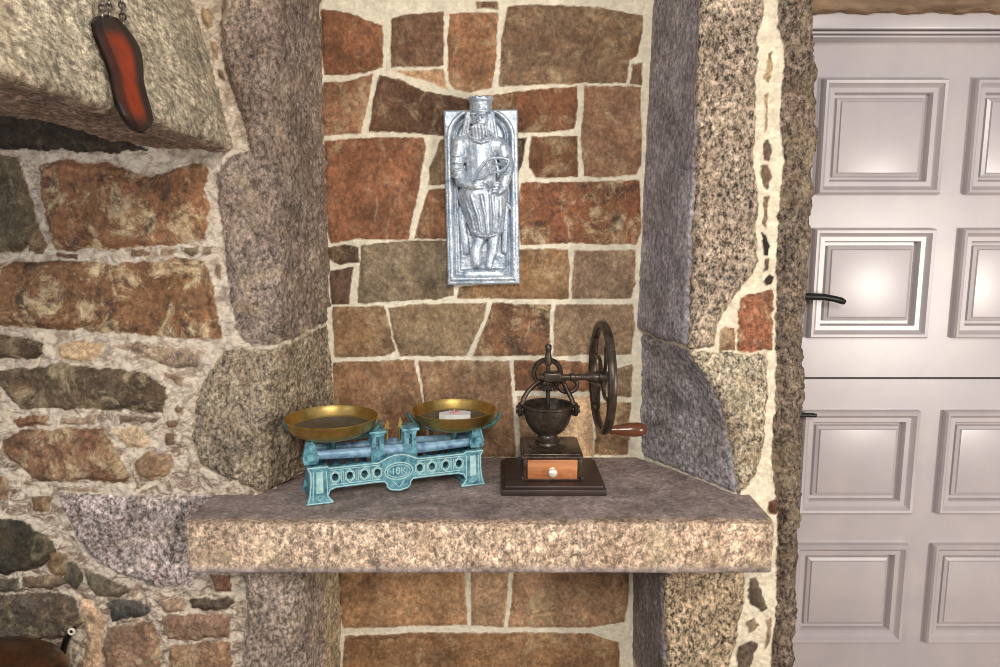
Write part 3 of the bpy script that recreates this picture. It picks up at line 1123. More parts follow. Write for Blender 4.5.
def cap(bm, a, b, r1, r2, flat=0.8, n=7):
    pts = [a.lerp(b, k / (n - 1)) for k in range(n)]
    ex = [a + (a - b).normalized() * r1 * 0.75] + [a + (a - b).normalized() * r1 * 0.45] + pts + [b + (b - a).normalized() * r2 * 0.45, b + (b - a).normalized() * r2 * 0.75]
    rr = [r1 * 0.5, r1 * 0.85] + [r1 + (r2 - r1) * k / (n - 1) for k in range(n)] + [r2 * 0.85, r2 * 0.5]
    a_tube(bm, ex, rr, 14, squash=((0, 1, 0), flat))


bm = bmesh.new()
# head with nose, brow, beard
a_ball(bm, rp(481, 117, 0.020), (0.023, 0.023, 0.031), 20, 14)
a_ball(bm, rp(480, 127, 0.026), (0.019, 0.020, 0.018), 16, 10)
cap(bm, rp(479.5, 114, 0.043), rp(479, 121, 0.049), 0.0038, 0.0055, 1.0)
cap(bm, rp(473, 113.3, 0.038), rp(486, 113, 0.040), 0.0042, 0.0042, 1.0)
cap(bm, rp(475.5, 124, 0.044), rp(483.5, 124, 0.045), 0.0026, 0.0026, 1.0)
a_ball(bm, rp(475, 116.6, 0.0385), (0.0034, 0.003, 0.0026), 10, 8)
a_ball(bm, rp(484.2, 116.4, 0.0395), (0.0034, 0.003, 0.0026), 10, 8)
for k in range(5):
    x = 473.5 + k * 3.2
    cap(bm, rp(x, 126, 0.043), rp(x + 1.2, 136 + 2 * math.sin(k), 0.036), 0.0042, 0.003, 1.0)
# hair falling on both sides
for k, (x0, x1, y1) in enumerate(((491, 494, 142), (493.5, 499, 147), (489, 490, 140), (471, 468, 134), (469, 464, 132))):
    cap(bm, rp(x0, 111, 0.022), rp(x1, y1, 0.018), 0.0062, 0.0046, 1.0)
# torso and shoulders
cap(bm, rp(481, 138, 0.014), rp(482, 180, 0.018), 0.044, 0.040, 0.55)
cap(bm, rp(467, 141, 0.014), rp(499, 144, 0.014), 0.026, 0.026, 0.7)
# collar
a_tube(bm, [rp(470, 133, 0.030), rp(475, 139, 0.038), rp(482, 141, 0.040), rp(489, 139, 0.038), rp(493, 134, 0.030)], 0.004, 8)
# the arm on the left of the plaque
cap(bm, rp(461, 140, 0.016), rp(457, 162, 0.020), 0.022, 0.019, 0.85)
cap(bm, rp(457, 163, 0.020), rp(462, 179, 0.030), 0.019, 0.016, 0.9)
cap(bm, rp(462, 179, 0.032), rp(474, 184, 0.042), 0.0145, 0.010, 0.9)
a_ball(bm, rp(476.5, 183, 0.046), (0.012, 0.009, 0.011), 12, 8)
for k in range(4):
    cap(bm, rp(477, 179 + 2.4 * k, 0.050), rp(483.5, 177 + 2.7 * k, 0.050), 0.0032, 0.0026, 1.0)
# the arm on the right
cap(bm, rp(503, 145, 0.016), rp(508, 165, 0.020), 0.020, 0.018, 0.85)
cap(bm, rp(508, 166, 0.022), rp(503, 184, 0.030), 0.0175, 0.014, 0.9)
cap(bm, rp(503, 185, 0.032), rp(498, 190, 0.038), 0.012, 0.010, 0.9)
for k in range(4):
    cap(bm, rp(499 - 0.6 * k, 181 + 3.0 * k, 0.046), rp(493 - 0.2 * k, 180 + 3.2 * k, 0.048), 0.0032, 0.0026, 1.0)
# sleeve folds
for y in (150, 157, 164, 171):
    a_tube(bm, [rp(451, y + 2, 0.022), rp(456, y + 4, 0.038), rp(463, y + 3, 0.036)], 0.0026, 6)
for y in (152, 160, 168):
    a_tube(bm, [rp(499, y + 3, 0.034), rp(506, y + 4, 0.038), rp(512, y + 1, 0.026)], 0.0026, 6)
# lap and skirt of the robe, tapering to the hem
cap(bm, rp(477, 190, 0.022), rp(484, 228, 0.020), 0.044, 0.030, 0.62)
cap(bm, rp(496, 190, 0.022), rp(494, 226, 0.020), 0.030, 0.024, 0.7)
cap(bm, rp(468, 192, 0.016), rp(478, 232, 0.014), 0.030, 0.020, 0.7)
for (x0, x1, d0) in ((464, 474, 0.030), (471, 480, 0.039), (481, 486, 0.042), (492, 492, 0.040), (500, 497, 0.034)):
    a_tube(bm, [rp(x0, 192, d0), rp((x0 + x1) / 2 + 1.5, 212, d0 + 0.002), rp(x1, 231, d0 - 0.003)], [0.005, 0.0045, 0.003], 8)
a_tube(bm, [rp(470, 229, 0.020), rp(478, 233, 0.037), rp(487, 234, 0.040), rp(496, 232, 0.036), rp(502, 228, 0.022)], 0.0036, 8)
# shins and pointed shoes under the hem
cap(bm, rp(480, 233, 0.016), rp(474, 248, 0.018), 0.016, 0.015, 0.9)
cap(bm, rp(474, 248, 0.018), rp(475, 262, 0.022), 0.015, 0.013, 0.9)
cap(bm, rp(493, 233, 0.016), rp(491, 252, 0.020), 0.017, 0.013, 0.9)
cap(bm, rp(490, 252, 0.020), rp(487.5, 265, 0.026), 0.012, 0.009, 0.9)
# seat sides
cap(bm, rp(460, 206, 0.008), rp(465, 250, 0.006), 0.010, 0.010, 0.7)
cap(bm, rp(505, 200, 0.010), rp(516, 212, 0.008), 0.006, 0.005, 0.9)
cap(bm, rp(505, 205, 0.008), rp(503, 250, 0.006), 0.009, 0.009, 0.7)
# rounded footrest
cap(bm, rp(466, 274, 0.004), rp(498, 274, 0.004), 0.018, 0.018, 0.7)
fig = remeshed('figure', bm, M_RELIEF, rel, 0.0018, 1)
# crown
bm = bmesh.new()
cc0 = rp(482, 110, 0.018)
M = Matrix.Translation(cc0)
a_lathe(bm, [(0, -0.006), (0.029, -0.006), (0.031, 0.0), (0.029, 0.003), (0.0295, 0.022), (0.033, 0.027), (0.033, 0.032), (0.028, 0.035), (0, 0.035)], 32, M)
for k in range(10):
    a = 2 * PI * k / 10
    a_ball(bm, cc0 + Vector((0.0285 * math.cos(a), 0.0285 * math.sin(a), 0.033)), (0.006, 0.006, 0.005), 10, 8)
    a_ball(bm, cc0 + Vector((0.0275 * math.cos(a + 0.3), 0.0275 * math.sin(a + 0.3), 0.010)), (0.004, 0.004, 0.006), 8, 6)
remeshed('crown', bm, M_RELIEF, fig, 0.0021, 1)
# fiddle held across the lap
bm = bmesh.new()
out = [rp(475, 177, 0.052), rp(479, 169, 0.055), rp(485, 161, 0.057), rp(492, 157.5, 0.058), rp(501, 157, 0.058), rp(508, 159, 0.056),
       rp(508, 164, 0.056), rp(503, 169, 0.057), rp(495, 171, 0.058), rp(488, 173, 0.057), rp(481, 177, 0.054)]
a_tube(bm, out, 0.0042, 8, closed=True)
for k in range(3):
    a_tube(bm, [rp(478, 175.5 - 1.6 * k, 0.059), rp(492, 166.5 - 1.6 * k, 0.0625), rp(505, 160.5 + 0.5 * k, 0.060)], 0.0011, 6)
a_tube(bm, [rp(488, 161, 0.058), rp(491, 172, 0.060)], 0.0022, 6)
a_tube(bm, [rp(496, 158, 0.058), rp(498, 170, 0.060)], 0.0022, 6)
obj('instrument', bm, M_RELIEF, fig)

# ------------------------------------------------------------------ coffee grinder
GO = Vector((0.130, 1.865, ZS + 0.0015))
gr = empty('coffee_grinder', GO)
tag(gr, 'antique dark iron hand cranked coffee grinder with large wheel on the stone shelf', 'coffee grinder')
bm = bmesh.new()
a_box(bm, (-0.127, -0.120, 0.0), (0.130, 0.116, 0.015), 0.003)
a_box(bm, (-0.119, -0.111, 0.013), (0.122, 0.108, 0.023), 0.004)
obj('base_board', bm, M_BOARD, gr)
bm = bmesh.new()
bz = 0.023
fy = -0.076
# box: side walls, back, top, front rails round the drawer
a_box(bm, (-0.072, fy, bz), (-0.0635, 0.084, 0.080), 0.0015)
a_box(bm, (0.0635, fy, bz), (0.072, 0.084, 0.080), 0.0015)
a_box(bm, (-0.070, 0.075, bz), (0.070, 0.083, 0.080), 0.001)
a_box(bm, (-0.065, fy + 0.001, bz), (0.065, 0.08, bz + 0.004), 0.001)
a_box(bm, (-0.077, fy - 0.005, 0.079), (0.077, 0.089, 0.087), 0.003)
a_box(bm, (-0.071, fy + 0.002, 0.086), (0.071, 0.082, 0.091), 0.003)
a_box(bm, (-0.077, fy - 0.004, bz), (-0.070, 0.088, bz + 0.010), 0.002)
a_box(bm, (0.070, fy - 0.004, bz), (0.077, 0.088, bz + 0.010), 0.002)
obj('box_body', bm, M_IRON, gr)
bm = bmesh.new()
a_box(bm, (-0.062, fy - 0.003, bz + 0.0055), (0.062, fy + 0.010, 0.0775), 0.002)
a_box(bm, (-0.059, fy + 0.010, bz + 0.006), (0.059, 0.070, 0.070))
dr = obj('drawer', bm, M_DRAWER, gr)
bm = bmesh.new()
kz = 0.049
a_lathe(bm, [(0, 0.022), (0.006, 0.0215), (0.0105, 0.018), (0.0115, 0.013), (0.009, 0.009), (0.005, 0.006), (0.005, 0.003), (0.009, 0.001), (0.009, -0.001), (0, -0.001)], 28,
        Matrix.Translation((0.0, fy - 0.003, kz)) @ Matrix.Rotation(PI / 2, 4, 'X'))
tag(obj('knob', bm, M_KNOB, dr), 'shiny round brass drawer knob')
# hopper
bc = Vector((-0.008, 0.0, 0))
M = Matrix.Translation(bc)
bm = bmesh.new()
a_lathe(bm, [(0, 0.088), (0.048, 0.088), (0.049, 0.092), (0.044, 0.096), (0.034, 0.098), (0.031, 0.104), (0.033, 0.109), (0.029, 0.113), (0.025, 0.117), (0.024, 0.121),
             (0.033, 0.126), (0.044, 0.136), (0.053, 0.150), (0.059, 0.166), (0.0615, 0.182), (0.062, 0.192), (0.066, 0.195), (0.066, 0.200), (0.062, 0.2015),
             (0.059, 0.199), (0.0575, 0.182), (0.054, 0.166), (0.047, 0.150), (0.036, 0.138), (0.020, 0.130), (0, 0.128)], 64, M)
hop = obj('hopper', bm, M_IRON, gr)
for sg in (-1, 1):
    bm = bmesh.new()
    a_lathe(bm, [(0, -0.004), (0.009, -0.004), (0.010, 0.004), (0.016, 0.005), (0.019, 0.010), (0.016, 0.014), (0.010, 0.016), (0.010, 0.019), (0, 0.020)], 24,
            Matrix.Translation(bc + Vector((sg * 0.062, 0, 0.186))) @ Matrix.Rotation(sg * PI / 2, 4, 'Y'))
    a_box(bm, (bc.x + sg * 0.066 - 0.006, -0.007, 0.170), (bc.x + sg * 0.066 + 0.006, 0.007, 0.204), 0.003)
    obj('lug', bm, M_IRON, hop)
# bridge: arched strap with two rings behind the spindle
bm = bmesh.new()
sh = 0.270
left_arm = [(-0.066, 0.0, 0.190), (-0.062, 0.004, 0.214), (-0.050, 0.010, 0.232), (-0.034, 0.016, 0.246), (-0.020, 0.016, 0.256), (-0.006, 0.010, 0.264), (0.012, 0.004, sh)]
right_arm = [(0.066, 0.0, 0.190), (0.062, 0.004, 0.210), (0.054, 0.010, 0.226), (0.046, 0.014, 0.240), (0.040, 0.012, 0.254), (0.030, 0.006, sh)]
for pth in (left_arm, right_arm):
    a_tube(bm, [Vector(p) + bc for p in pth], [0.007] + [0.0062] * (len(pth) - 2) + [0.008], 10)
a_tube(bm, circle(bc + Vector((-0.001, 0.022, 0.277)), 0.034, 40, 'y'), 0.0066, 10, closed=True, squash=((0, 1, 0), 1.3))
a_tube(bm, circle(bc + Vector((0.052, 0.020, 0.244)), 0.024, 32, 'y', 0.018), 0.0055, 10, closed=True)
a_box(bm, tuple(bc + Vector((-0.012, -0.010, 0.256))), tuple(bc + Vector((0.036, 0.024, 0.284))), 0.007, 3)
obj('bridge', bm, M_IRON, gr)
# bevel gear pair
bm = bmesh.new()
a_lathe(bm, [(0, 0.0), (0.020, 0.0), (0.026, 0.005), (0.020, 0.012), (0.008, 0.014), (0, 0.014)], 28, Matrix.Translation(bc + Vector((0, 0, 0.238))))
for k in range(18):
    a = 2 * PI * k / 18
    a_box(bm, (-0.002, 0.019, -0.004), (0.002, 0.027, 0.004), 0.0006, 1, Matrix.Translation(bc + Vector((0, 0, 0.244))) @ Matrix.Rotation(a, 4, 'Z'))
obj('gear', bm, M_IRON, gr)
# spindle
bm = bmesh.new()
a_lathe(bm, [(0, 0.132), (0.0055, 0.132), (0.0052, 0.200), (0.0058, 0.300), (0.0095, 0.304), (0.0100, 0.316), (0.0075, 0.328), (0.0066, 0.337), (0.0082, 0.341), (0.0086, 0.350), (0.006, 0.354), (0, 0.355)], 24, M)
obj('spindle', bm, M_IRON, gr)
# drive shaft and flywheel
wx = 0.129
bm = bmesh.new()
a_lathe(bm, [(0, -0.022), (0.009, -0.022), (0.0105, -0.014), (0.0075, -0.010), (0.0075, 0.055), (0.011, 0.058), (0.011, 0.066), (0.008, 0.069), (0.009, 0.098), (0.014, 0.104), (0.015, 0.126), (0.019, 0.130), (0.019, 0.146), (0.012, 0.152), (0, 0.152)], 28, axis_x((bc.x + 0.0, 0.0, sh)))
obj('shaft', bm, M_IRON, gr)
bm = bmesh.new()
WR = 0.145
MW = axis_x((0, 0, 0))
a_lathe(bm, [(WR - 0.019, -0.007), (WR - 0.012, -0.011), (WR - 0.003, -0.009), (WR, -0.003), (WR, 0.003), (WR - 0.003, 0.009), (WR - 0.012, 0.011), (WR - 0.019, 0.007), (WR - 0.021, 0.0), (WR - 0.019, -0.007)], 72, MW)
whl = obj('flywheel', bm, M_IRON, gr)
whl.location = (wx, 0.0, sh - 0.001)
whl.rotation_euler = (0, 0, math.radians(3.2))
for k in range(4):
    a0 = 2 * PI * k / 4 + 0.5
    bm = bmesh.new()
    pts = []
    for j in range(12):
        t = j / 11
        r = 0.014 + t * (WR - 0.030)
        a = a0 + 0.42 * math.sin(t * 2 * PI) * (0.35 + 0.65 * (1 - t)) + 0.25 * t
        pts.append((0.0, r * math.cos(a), r * math.sin(a)))
    a_tube(bm, pts, [0.009 - 0.003 * math.sin(PI * j / 11) for j in range(12)], 10, squash=((1, 0, 0), 0.75))
    obj('spoke', bm, M_IRON, whl)
# crank handle at the bottom of the wheel
bm = bmesh.new()
hz, hy = 0.141 - sh, -0.030
hx = 0.004
a_lathe(bm, [(0, -0.014), (0.009, -0.014), (0.010, -0.006), (0.010, 0.006), (0.007, 0.009), (0.007, 0.014), (0, 0.014)], 20, axis_x((hx, hy, hz)))
obj('crank_pin', bm, M_IRON, whl)
bm = bmesh.new()
a_lathe(bm, [(0, 0.012), (0.009, 0.012), (0.011, 0.016), (0.0105, 0.022), (0.012, 0.028), (0.0145, 0.044), (0.0175, 0.064), (0.0185, 0.080), (0.0165, 0.094), (0.011, 0.103), (0.005, 0.107), (0, 0.108)], 28, axis_x((hx, hy, hz)))
tag(obj('grip', bm, M_HANDLE, whl), 'turned red brown wooden grip')

# ------------------------------------------------------------------ kitchen balance
SO = Vector((-0.246, 1.753, ZS + 0.0015))
SR = math.radians(19.5)
sc = empty('balance_scale', SO, SR)
tag(sc, 'antique teal cast iron balance scale with two brass pans on the stone shelf', 'scale')


def front_outline():
    L = [(-0.221, 0.0), (-0.158, 0.0), (-0.157, 0.006), (-0.163, 0.011), (-0.168, 0.020), (-0.163, 0.032), (-0.150, 0.036), (-0.060, 0.037), (-0.036, 0.036), (-0.031, 0.030), (-0.030, 0.022), (-0.022, 0.014), (-0.008, 0.011), (0.0, 0.010)]
    R = [(-x, z) for x, z in reversed(L[:-1])]
    T = [(0.219, 0.006), (0.214, 0.024), (0.211, 0.052), (0.211, 0.078), (0.216, 0.086), (0.216, 0.093), (0.170, 0.093), (0.165, 0.089), (0.050, 0.089), (0.038, 0.094), (0.026, 0.100), (0.010, 0.104)]
    return L + R + T + [(-x, z) for x, z in reversed(T)]


OUT = front_outline()
HOLES = [-0.152, -0.118, -0.083, -0.052, 0.052, 0.083, 0.118, 0.152]
hz0 = 0.063


def hexa(cx, cz, r, rz, n=6):
    return [(cx + r * math.cos(2 * PI * k / n + PI / 2), cz + rz * math.sin(2 * PI * k / n + PI / 2)) for k in range(n)]


bm = bmesh.new()
a_prism(bm, OUT, [hexa(x, hz0, 0.0075, 0.009, 10)[::-1] for x in HOLES], 0.0, 0.009, 'xz')
a_prism(bm, OUT, [hexa(x, hz0, 0.0075, 0.009, 10)[::-1] for x in HOLES], 0.113, 0.122, 'xz')
for s in (-1, 1):
    a_box(bm, (s * 0.208 - 0.004, 0.006, 0.03), (s * 0.208 + 0.004, 0.116, 0.090), 0.002)
    a_box(bm, (s * 0.19 - 0.024, 0.004, 0.0), (s * 0.19 + 0.024, 0.118, 0.010), 0.002)
a_box(bm, (-0.206, 0.050, 0.040), (0.206, 0.072, 0.048), 0.002)
frame = obj('frame', bm, M_TEAL, sc, angle=30)
# raised border, ribs and hexagons round the holes
bm = bmesh.new()


def inset(pts, d):
    n = len(pts)
    res = []
    for i in range(n):
        a, b, c = Vector(pts[i - 1]).to_2d(), Vector(pts[i]).to_2d(), Vector(pts[(i + 1) % n]).to_2d()
        t = (c - a).normalized()
        nn = Vector((-t.y, t.x))
        res.append((b.x + nn.x * d, b.y + nn.y * d))
    return res


def polyline(pts, r, closed=False, y=-0.0005):
    a_tube(bm, [(x, y, z) for x, z in pts], r, 6, closed=closed)


polyline(inset(OUT, 0.003), 0.0016, True)
for x in HOLES:
    polyline(hexa(x, hz0, 0.0125, 0.0155), 0.0014, True)
    polyline(hexa(x, hz0, 0.0092, 0.0112, 10), 0.0011, True)
for a, b in zip(HOLES[:3] + HOLES[4:7], HOLES[1:4] + HOLES[5:8]):
    m = (a + b) / 2
    polyline([(m - 0.0025, hz0 - 0.014), (m - 0.0025, hz0 + 0.014)], 0.0010)
    polyline([(m + 0.0025, hz0 - 0.014), (m + 0.0025, hz0 + 0.014)], 0.0010)
polyline([(-0.163, 0.045), (-0.045, 0.045)], 0.0011)
polyline([(0.045, 0.045), (0.163, 0.045)], 0.0011)
polyline([(-0.163, 0.081), (-0.045, 0.081)], 0.0011)
polyline([(0.045, 0.081), (0.163, 0.081)], 0.0011)
for s in (-1, 1):
    polyline([(s * 0.171, 0.016), (s * 0.172, 0.080)], 0.0014)
    polyline([(s * 0.205, 0.012), (s * 0.202, 0.080)], 0.0014)
    a_prism(bm, [(s * 0.181, 0.028), (s * 0.197, 0.028), (s * 0.195, 0.080), (s * 0.180, 0.080)][::s], (), -0.0025, 0.001, 'xz')
    polyline(hexa(s * 0.189, 0.016, 0.009, 0.006, 4), 0.0012, True)
polyline([(0.034 * math.cos(2 * PI * k / 36), 0.061 + 0.021 * math.sin(2 * PI * k / 36)) for k in range(36)], 0.0017, True)
polyline([(0.028 * math.cos(2 * PI * k / 36), 0.061 + 0.0155 * math.sin(2 * PI * k / 36)) for k in range(36)], 0.0011, True)
polyline([(-0.012, 0.034), (0.0, 0.020), (0.012, 0.034)], 0.0014)
polyline([(-0.018, 0.092), (0.0, 0.098), (0.018, 0.092), (0.0, 0.088)], 0.0011, True)
polyline([(-0.034, 0.061), (-0.042, 0.068), (-0.042, 0.054)], 0.0011, True)
polyline([(0.034, 0.061), (0.042, 0.068), (0.042, 0.054)], 0.0011, True)
tag(obj('ornament', bm, M_TEALLITE, frame), 'raised pale ornament of hexagons and borders')
# raised characters on the medallion
fc = bpy.data.curves.new('lettering', 'FONT')
fc.body = '10K'
fc.size = 0.024
fc.extrude = 0.0014
fc.align_x = 'CENTER'
fc.align_y = 'CENTER'
tmp = bpy.data.objects.new('tmp', fc)
COL.objects.link(tmp)
dg = bpy.context.evaluated_depsgraph_get()
tm = bpy.data.meshes.new_from_object(tmp.evaluated_get(dg))
bpy.data.objects.remove(tmp, do_unlink=True)
tm.transform(Matrix.Translation((0, -0.0008, 0.061)) @ Matrix.Rotation(PI / 2, 4, 'X'))
tm.materials.clear()
tm.materials.append(M_TEALLITE)
lt = bpy.data.objects.new('lettering', tm)
COL.objects.link(lt)
lt.parent = frame
# double lever beam with end forks
bm = bmesh.new()
for y in (0.032, 0.086):
    a_tube(bm, [(-0.205, y, 0.112), (-0.10, y, 0.108), (0, y, 0.105), (0.10, y, 0.104), (0.205, y, 0.106)], [0.0085, 0.010, 0.012, 0.010, 0.0085], 10, squash=((0, 0, 1), 1.25))
for x in (-0.205, 0.205):
    a_tube(bm, [(x, 0.030, 0.110), (x, 0.088, 0.110)], 0.007, 10)
obj('beam', bm, M_TEALBAR, sc)
for s in (-1, 1):
    bm = bmesh.new()
    a_prism(bm, [(s * 0.205 + dx, z) for dx, z in ((-0.016, 0.094), (0.016, 0.094), (0.019, 0.110), (0.015, 0.126), (0.011, 0.142), (0.006, 0.149), (-0.006, 0.149), (-0.011, 0.142), (-0.015, 0.126), (-0.019, 0.110))], (), 0.016, 0.034, 'xz')
    a_tube(bm, [(s * 0.205, 0.014, 0.136), (s * 0.205, 0.036, 0.136)], 0.0075, 14)
    a_tube(bm, [(s * 0.205, 0.008, 0.113), (s * 0.205, 0.020, 0.113)], 0.010, 16)
    obj('fork', bm, M_TEAL, sc)
# centre uprights
for xs_ in (-0.046, 0.034):
    bm = bmesh.new()
    w = 0.017
    a_prism(bm, [(xs_ - w, 0.086), (xs_ + w, 0.086), (xs_ + w * 0.85, 0.140), (xs_ + w, 0.156), (xs_ - w, 0.156), (xs_ - w * 0.85, 0.140)],
            [[(xs_ - 0.004, 0.112), (xs_ - 0.004, 0.146), (xs_ + 0.004, 0.146), (xs_ + 0.004, 0.112)]], 0.018, 0.030, 'xz')
    a_box(bm, (xs_ - 0.022, 0.010, 0.154), (xs_ + 0.022, 0.070, 0.161), 0.002)
    a_box(bm, (xs_ - w * 0.8, 0.078, 0.086), (xs_ + w * 0.8, 0.088, 0.156), 0.002)
    obj('upright', bm, M_TEAL, sc)
# pan carriers and pans
PANS = [(-0.149, 0.062, 0.191, 0.111), (0.160, 0.066, 0.183, 0.107)]
for (px_, py_, pz_, pr_) in PANS:
    bm = bmesh.new()
    a_tube(bm, [(px_, py_, 0.100), (px_, py_, pz_ - 0.043)], 0.008, 12)
    for k in range(3):
        a = k * PI / 2 - SR
        c, s_ = math.cos(a), math.sin(a)
        a_tube(bm, [(px_, py_, pz_ - 0.049), (px_ + 0.06 * c, py_ + 0.06 * s_, pz_ - 0.048), (px_ + 0.096 * c, py_ + 0.096 * s_, pz_ - 0.038), (px_ + 0.111 * c, py_ + 0.111 * s_, pz_ - 0.022), (px_ + 0.118 * c, py_ + 0.118 * s_, pz_ - 0.006)],
               [0.006, 0.006, 0.0055, 0.005, 0.004], 8)
    obj('pan_carrier', bm, M_GREEN, sc)
    bm = bmesh.new()
    k_ = pr_ / 0.112
    prof = [(0, -0.042), (0.050, -0.042), (0.076, -0.039), (0.092, -0.031), (0.1005, -0.023), (0.104, -0.019), (0.1095, -0.002), (0.112, 0.001), (0.1126, 0.003), (0.111, 0.0042),
            (0.1075, -0.002), (0.102, -0.018), (0.098, -0.022), (0.088, -0.029), (0.074, -0.0355), (0.048, -0.039), (0, -0.039)]
    prof = [(r_ * k_, z_) for r_, z_ in prof]
    mt = [0] * (len(prof) - 1)
    mt[-1] = mt[-2] = mt[-3] = mt[-4] = 1
    a_lathe(bm, prof, 72, Matrix.Translation((px_, py_, pz_)), mt)
    obj('pan', bm, [M_BRASS, M_BRASSDULL], sc)
# two brass pointers at the centre
for xq, hgt in ((-0.020, 0.024), (0.012, 0.030)):
    bm = bmesh.new()
    z0 = 0.158
    a_tube(bm, [(xq, 0.040, z0 - 0.030), (xq, 0.040, z0 + 0.004)], 0.0035, 8)
    a_prism(bm, [(xq - 0.010, z0), (xq + 0.010, z0), (xq + 0.004, z0 + 0.007), (xq + 0.007, z0 + 0.013), (xq + 0.001, z0 + hgt), (xq - 0.003, z0 + 0.013), (xq - 0.004, z0 + 0.006)], (), 0.037, 0.043, 'xz')
    obj('pointer', bm, M_BRASS, sc)

# small white block in the right pan
mp = Matrix.Translation(SO) @ Matrix.Rotation(SR, 4, 'Z')
bp = mp @ Vector((0.158, 0.060, 0.183 - 0.0385))
blk = empty('soap_block', bp, SR - 0.25)
tag(blk, 'small white block with a pink mark lying in the right brass pan', 'soap')
bm = bmesh.new()
a_prism(bm, [(-0.038, -0.012), (-0.022, -0.024), (0.040, -0.022), (0.043, 0.010), (0.028, 0.022), (-0.010, 0.024), (-0.037, 0.008)], (), 0.0, 0.033, 'xy')
obj('body', bm, M_WHITE, blk, angle=30)
bm = bmesh.new()
for k, (x, y) in enumerate(((0.0, 0.004), (0.009, 0.0), (-0.006, -0.002), (0.004, 0.011))):
    a_ball(bm, (x, y, 0.0332), (0.007, 0.005, 0.003), 10, 6)
a_tube(bm, [(0.0, 0.003, 0.032), (0.001, 0.003, 0.042)], [0.003, 0.0012], 8)
tag(obj('mark', bm, M_PINK, blk), 'pinkish mark on top')

# ------------------------------------------------------------------ red sole-shaped ornament on the hood
HP0 = HA + HN * 0.012
Lp = [(107, 15), (98, 15.5), (94.6, 22), (96.8, 33.6), (103, 48), (108.5, 61), (112.5, 74), (114.6, 84), (117.8, 100.7), (124, 115.4), (130, 124), (136, 130)]
Rp = [(108.5, 15.8), (116, 21), (123, 27.3), (131.4, 37.8), (136.8, 47), (139.8, 56), (140.9, 67), (140.9, 82), (144.5, 96.5), (148.5, 110), (150.8, 121), (144, 132.6)]


def resample(pts, n):
    P = [Vector((a, b)) for a, b in pts]
    L = [0]
    for a, b in zip(P, P[1:]):
        L.append(L[-1] + (b - a).length)
    r = []
    for k in range(n):
        s = L[-1] * k / (n - 1)
        for i in range(len(P) - 1):
            if s <= L[i + 1] + 1e-9:
                t = (s - L[i]) / max(L[i + 1] - L[i], 1e-9)
                r.append(P[i].lerp(P[i + 1], t))
                break
    return r


nS, nT = 40, 17
A_, B_ = resample(Lp, nS), resample(Rp, nS)
so_o = on_plane(122, 70, HP0, HN)
ang = empty('sole_ornament', so_o)
tag(ang, 'black edged red shoe sole shaped ornament hanging by chains on the fireplace hood', 'ornament')
grid = np.zeros((nS, nT, 3))
gc = np.zeros((nS, nT, 4))
dark, red = np.array(lin((36, 25, 21))), np.array(lin((150, 46, 8)))
for i in range(nS):
    for j in range(nT):
        t = j / (nT - 1)
        q = A_[i].lerp(B_[i], t)
        w = on_plane(q.x, q.y, HP0, HN) - so_o
        e = min(t, 1 - t) * 2
        al = i / (nS - 1)
        e2 = min(1.0, e / 0.45)
        rim = math.sin(min(1, e / 0.18) * PI / 2)
        dish = 0.009 * rim - 0.004 * (1 if e > 0.4 else (e / 0.4) ** 2)
        en = min(1, min(al, 1 - al) / 0.05)
        dish *= math.sin(en * PI / 2)
        grid[i, j] = list(w + HN * dish)
        k = float(sstep(0.22, 0.78, e + 0.55 * (0.5 - t)) * sstep(0.14, 0.30, al) * (1 - sstep(0.80, 0.97, al)))
        gc[i, j] = dark * (1 - k) + red * k
back = grid - np.array(list(HN * 0.006))
P = np.concatenate([grid, back[:, ::-1], grid[:, :1]], 1)
gcol = np.concatenate([gc, np.broadcast_to(dark, gc.shape), gc[:, :1]], 1)
so = grid_mesh('sole', P, gcol, np.ones_like(gcol), M_SOLE, kind=None)
so.parent = ang
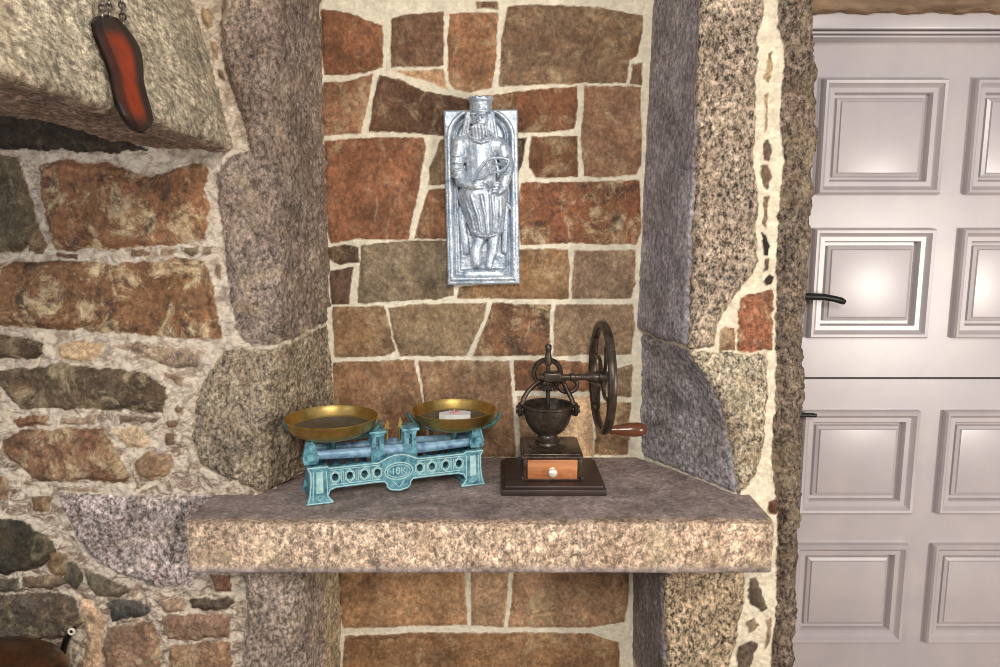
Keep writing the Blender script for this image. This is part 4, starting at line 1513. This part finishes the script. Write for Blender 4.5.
for (xa_, ya_, xb_, yb_) in ((98.5, 18, 97.5, -45), (105.5, 17, 104, -45), (119.5, 26, 115, -45)):
    a, b = on_plane(xa_, ya_, HP0, HN) - so_o + HN * 0.006, on_plane(xb_, yb_, HP0, HN) - so_o + HN * 0.006
    n = int((b - a).length / 0.0115)
    bm = bmesh.new()
    d = (b - a).normalized()
    side = d.cross(HN).normalized()
    for k in range(n):
        c = a.lerp(b, (k + 0.5) / n)
        w = side if k % 2 else HN
        w = (side * 0.5 + HN * 0.86) if k % 2 else (side * 0.86 - HN * 0.5)
        ring = [c + d * 0.0080 * math.cos(2 * PI * j / 14) + w * 0.0046 * math.sin(2 * PI * j / 14) for j in range(14)]
        a_tube(bm, ring, 0.0015, 6, closed=True)
    tag(obj('chain', bm, M_CHAIN, ang), 'grey metal chain')

# ------------------------------------------------------------------ hearth corner at lower left
bm = bmesh.new()
a_box(bm, (-1.6, 1.22, 0.0), (-0.72, YF + 0.01, 0.30), 0.01)
tag(obj('trim_3', bm, M_FLOOR), kind='structure')
pc = Vector((-1.160, 1.50, 0.30))
pot = empty('copper_pot', pc)
tag(pot, 'round brown pot with a domed lid in the lower left corner', 'pot')
bm = bmesh.new()
a_lathe(bm, [(0, 0.0), (0.120, 0.0), (0.150, 0.02), (0.178, 0.07), (0.184, 0.12), (0.176, 0.175), (0.172, 0.19), (0, 0.19)], 56)
obj('pot_body', bm, M_POT, pot)
bm = bmesh.new()
a_lathe(bm, [(0, 0.186), (0.186, 0.186), (0.190, 0.194), (0.186, 0.202), (0.160, 0.222), (0.110, 0.244), (0.050, 0.256), (0, 0.258)], 56)
obj('lid', bm, M_POT, pot)
hk = on_y(71.5, 631.5, YF - 0.02)
hook = empty('wall_hook', hk)
tag(hook, 'small pale ring on a dark iron hook beside the brown pot', 'hook')
bm = bmesh.new()
a_tube(bm, circle((0, 0, 0), 0.007, 20, 'y'), 0.0032, 8, closed=True)
obj('ring', bm, M_RING, hook)
bm = bmesh.new()
a_tube(bm, [(0.0, 0.03, 0.004), (0, 0.004, 0.003), (-0.004, 0.004, -0.004), (-0.016, 0.002, -0.022), (-0.024, 0.0, -0.045), (-0.022, -0.004, -0.06)], [0.004, 0.005, 0.006, 0.008, 0.008, 0.005], 10)
obj('iron_hook', bm, M_BLACK, hook)
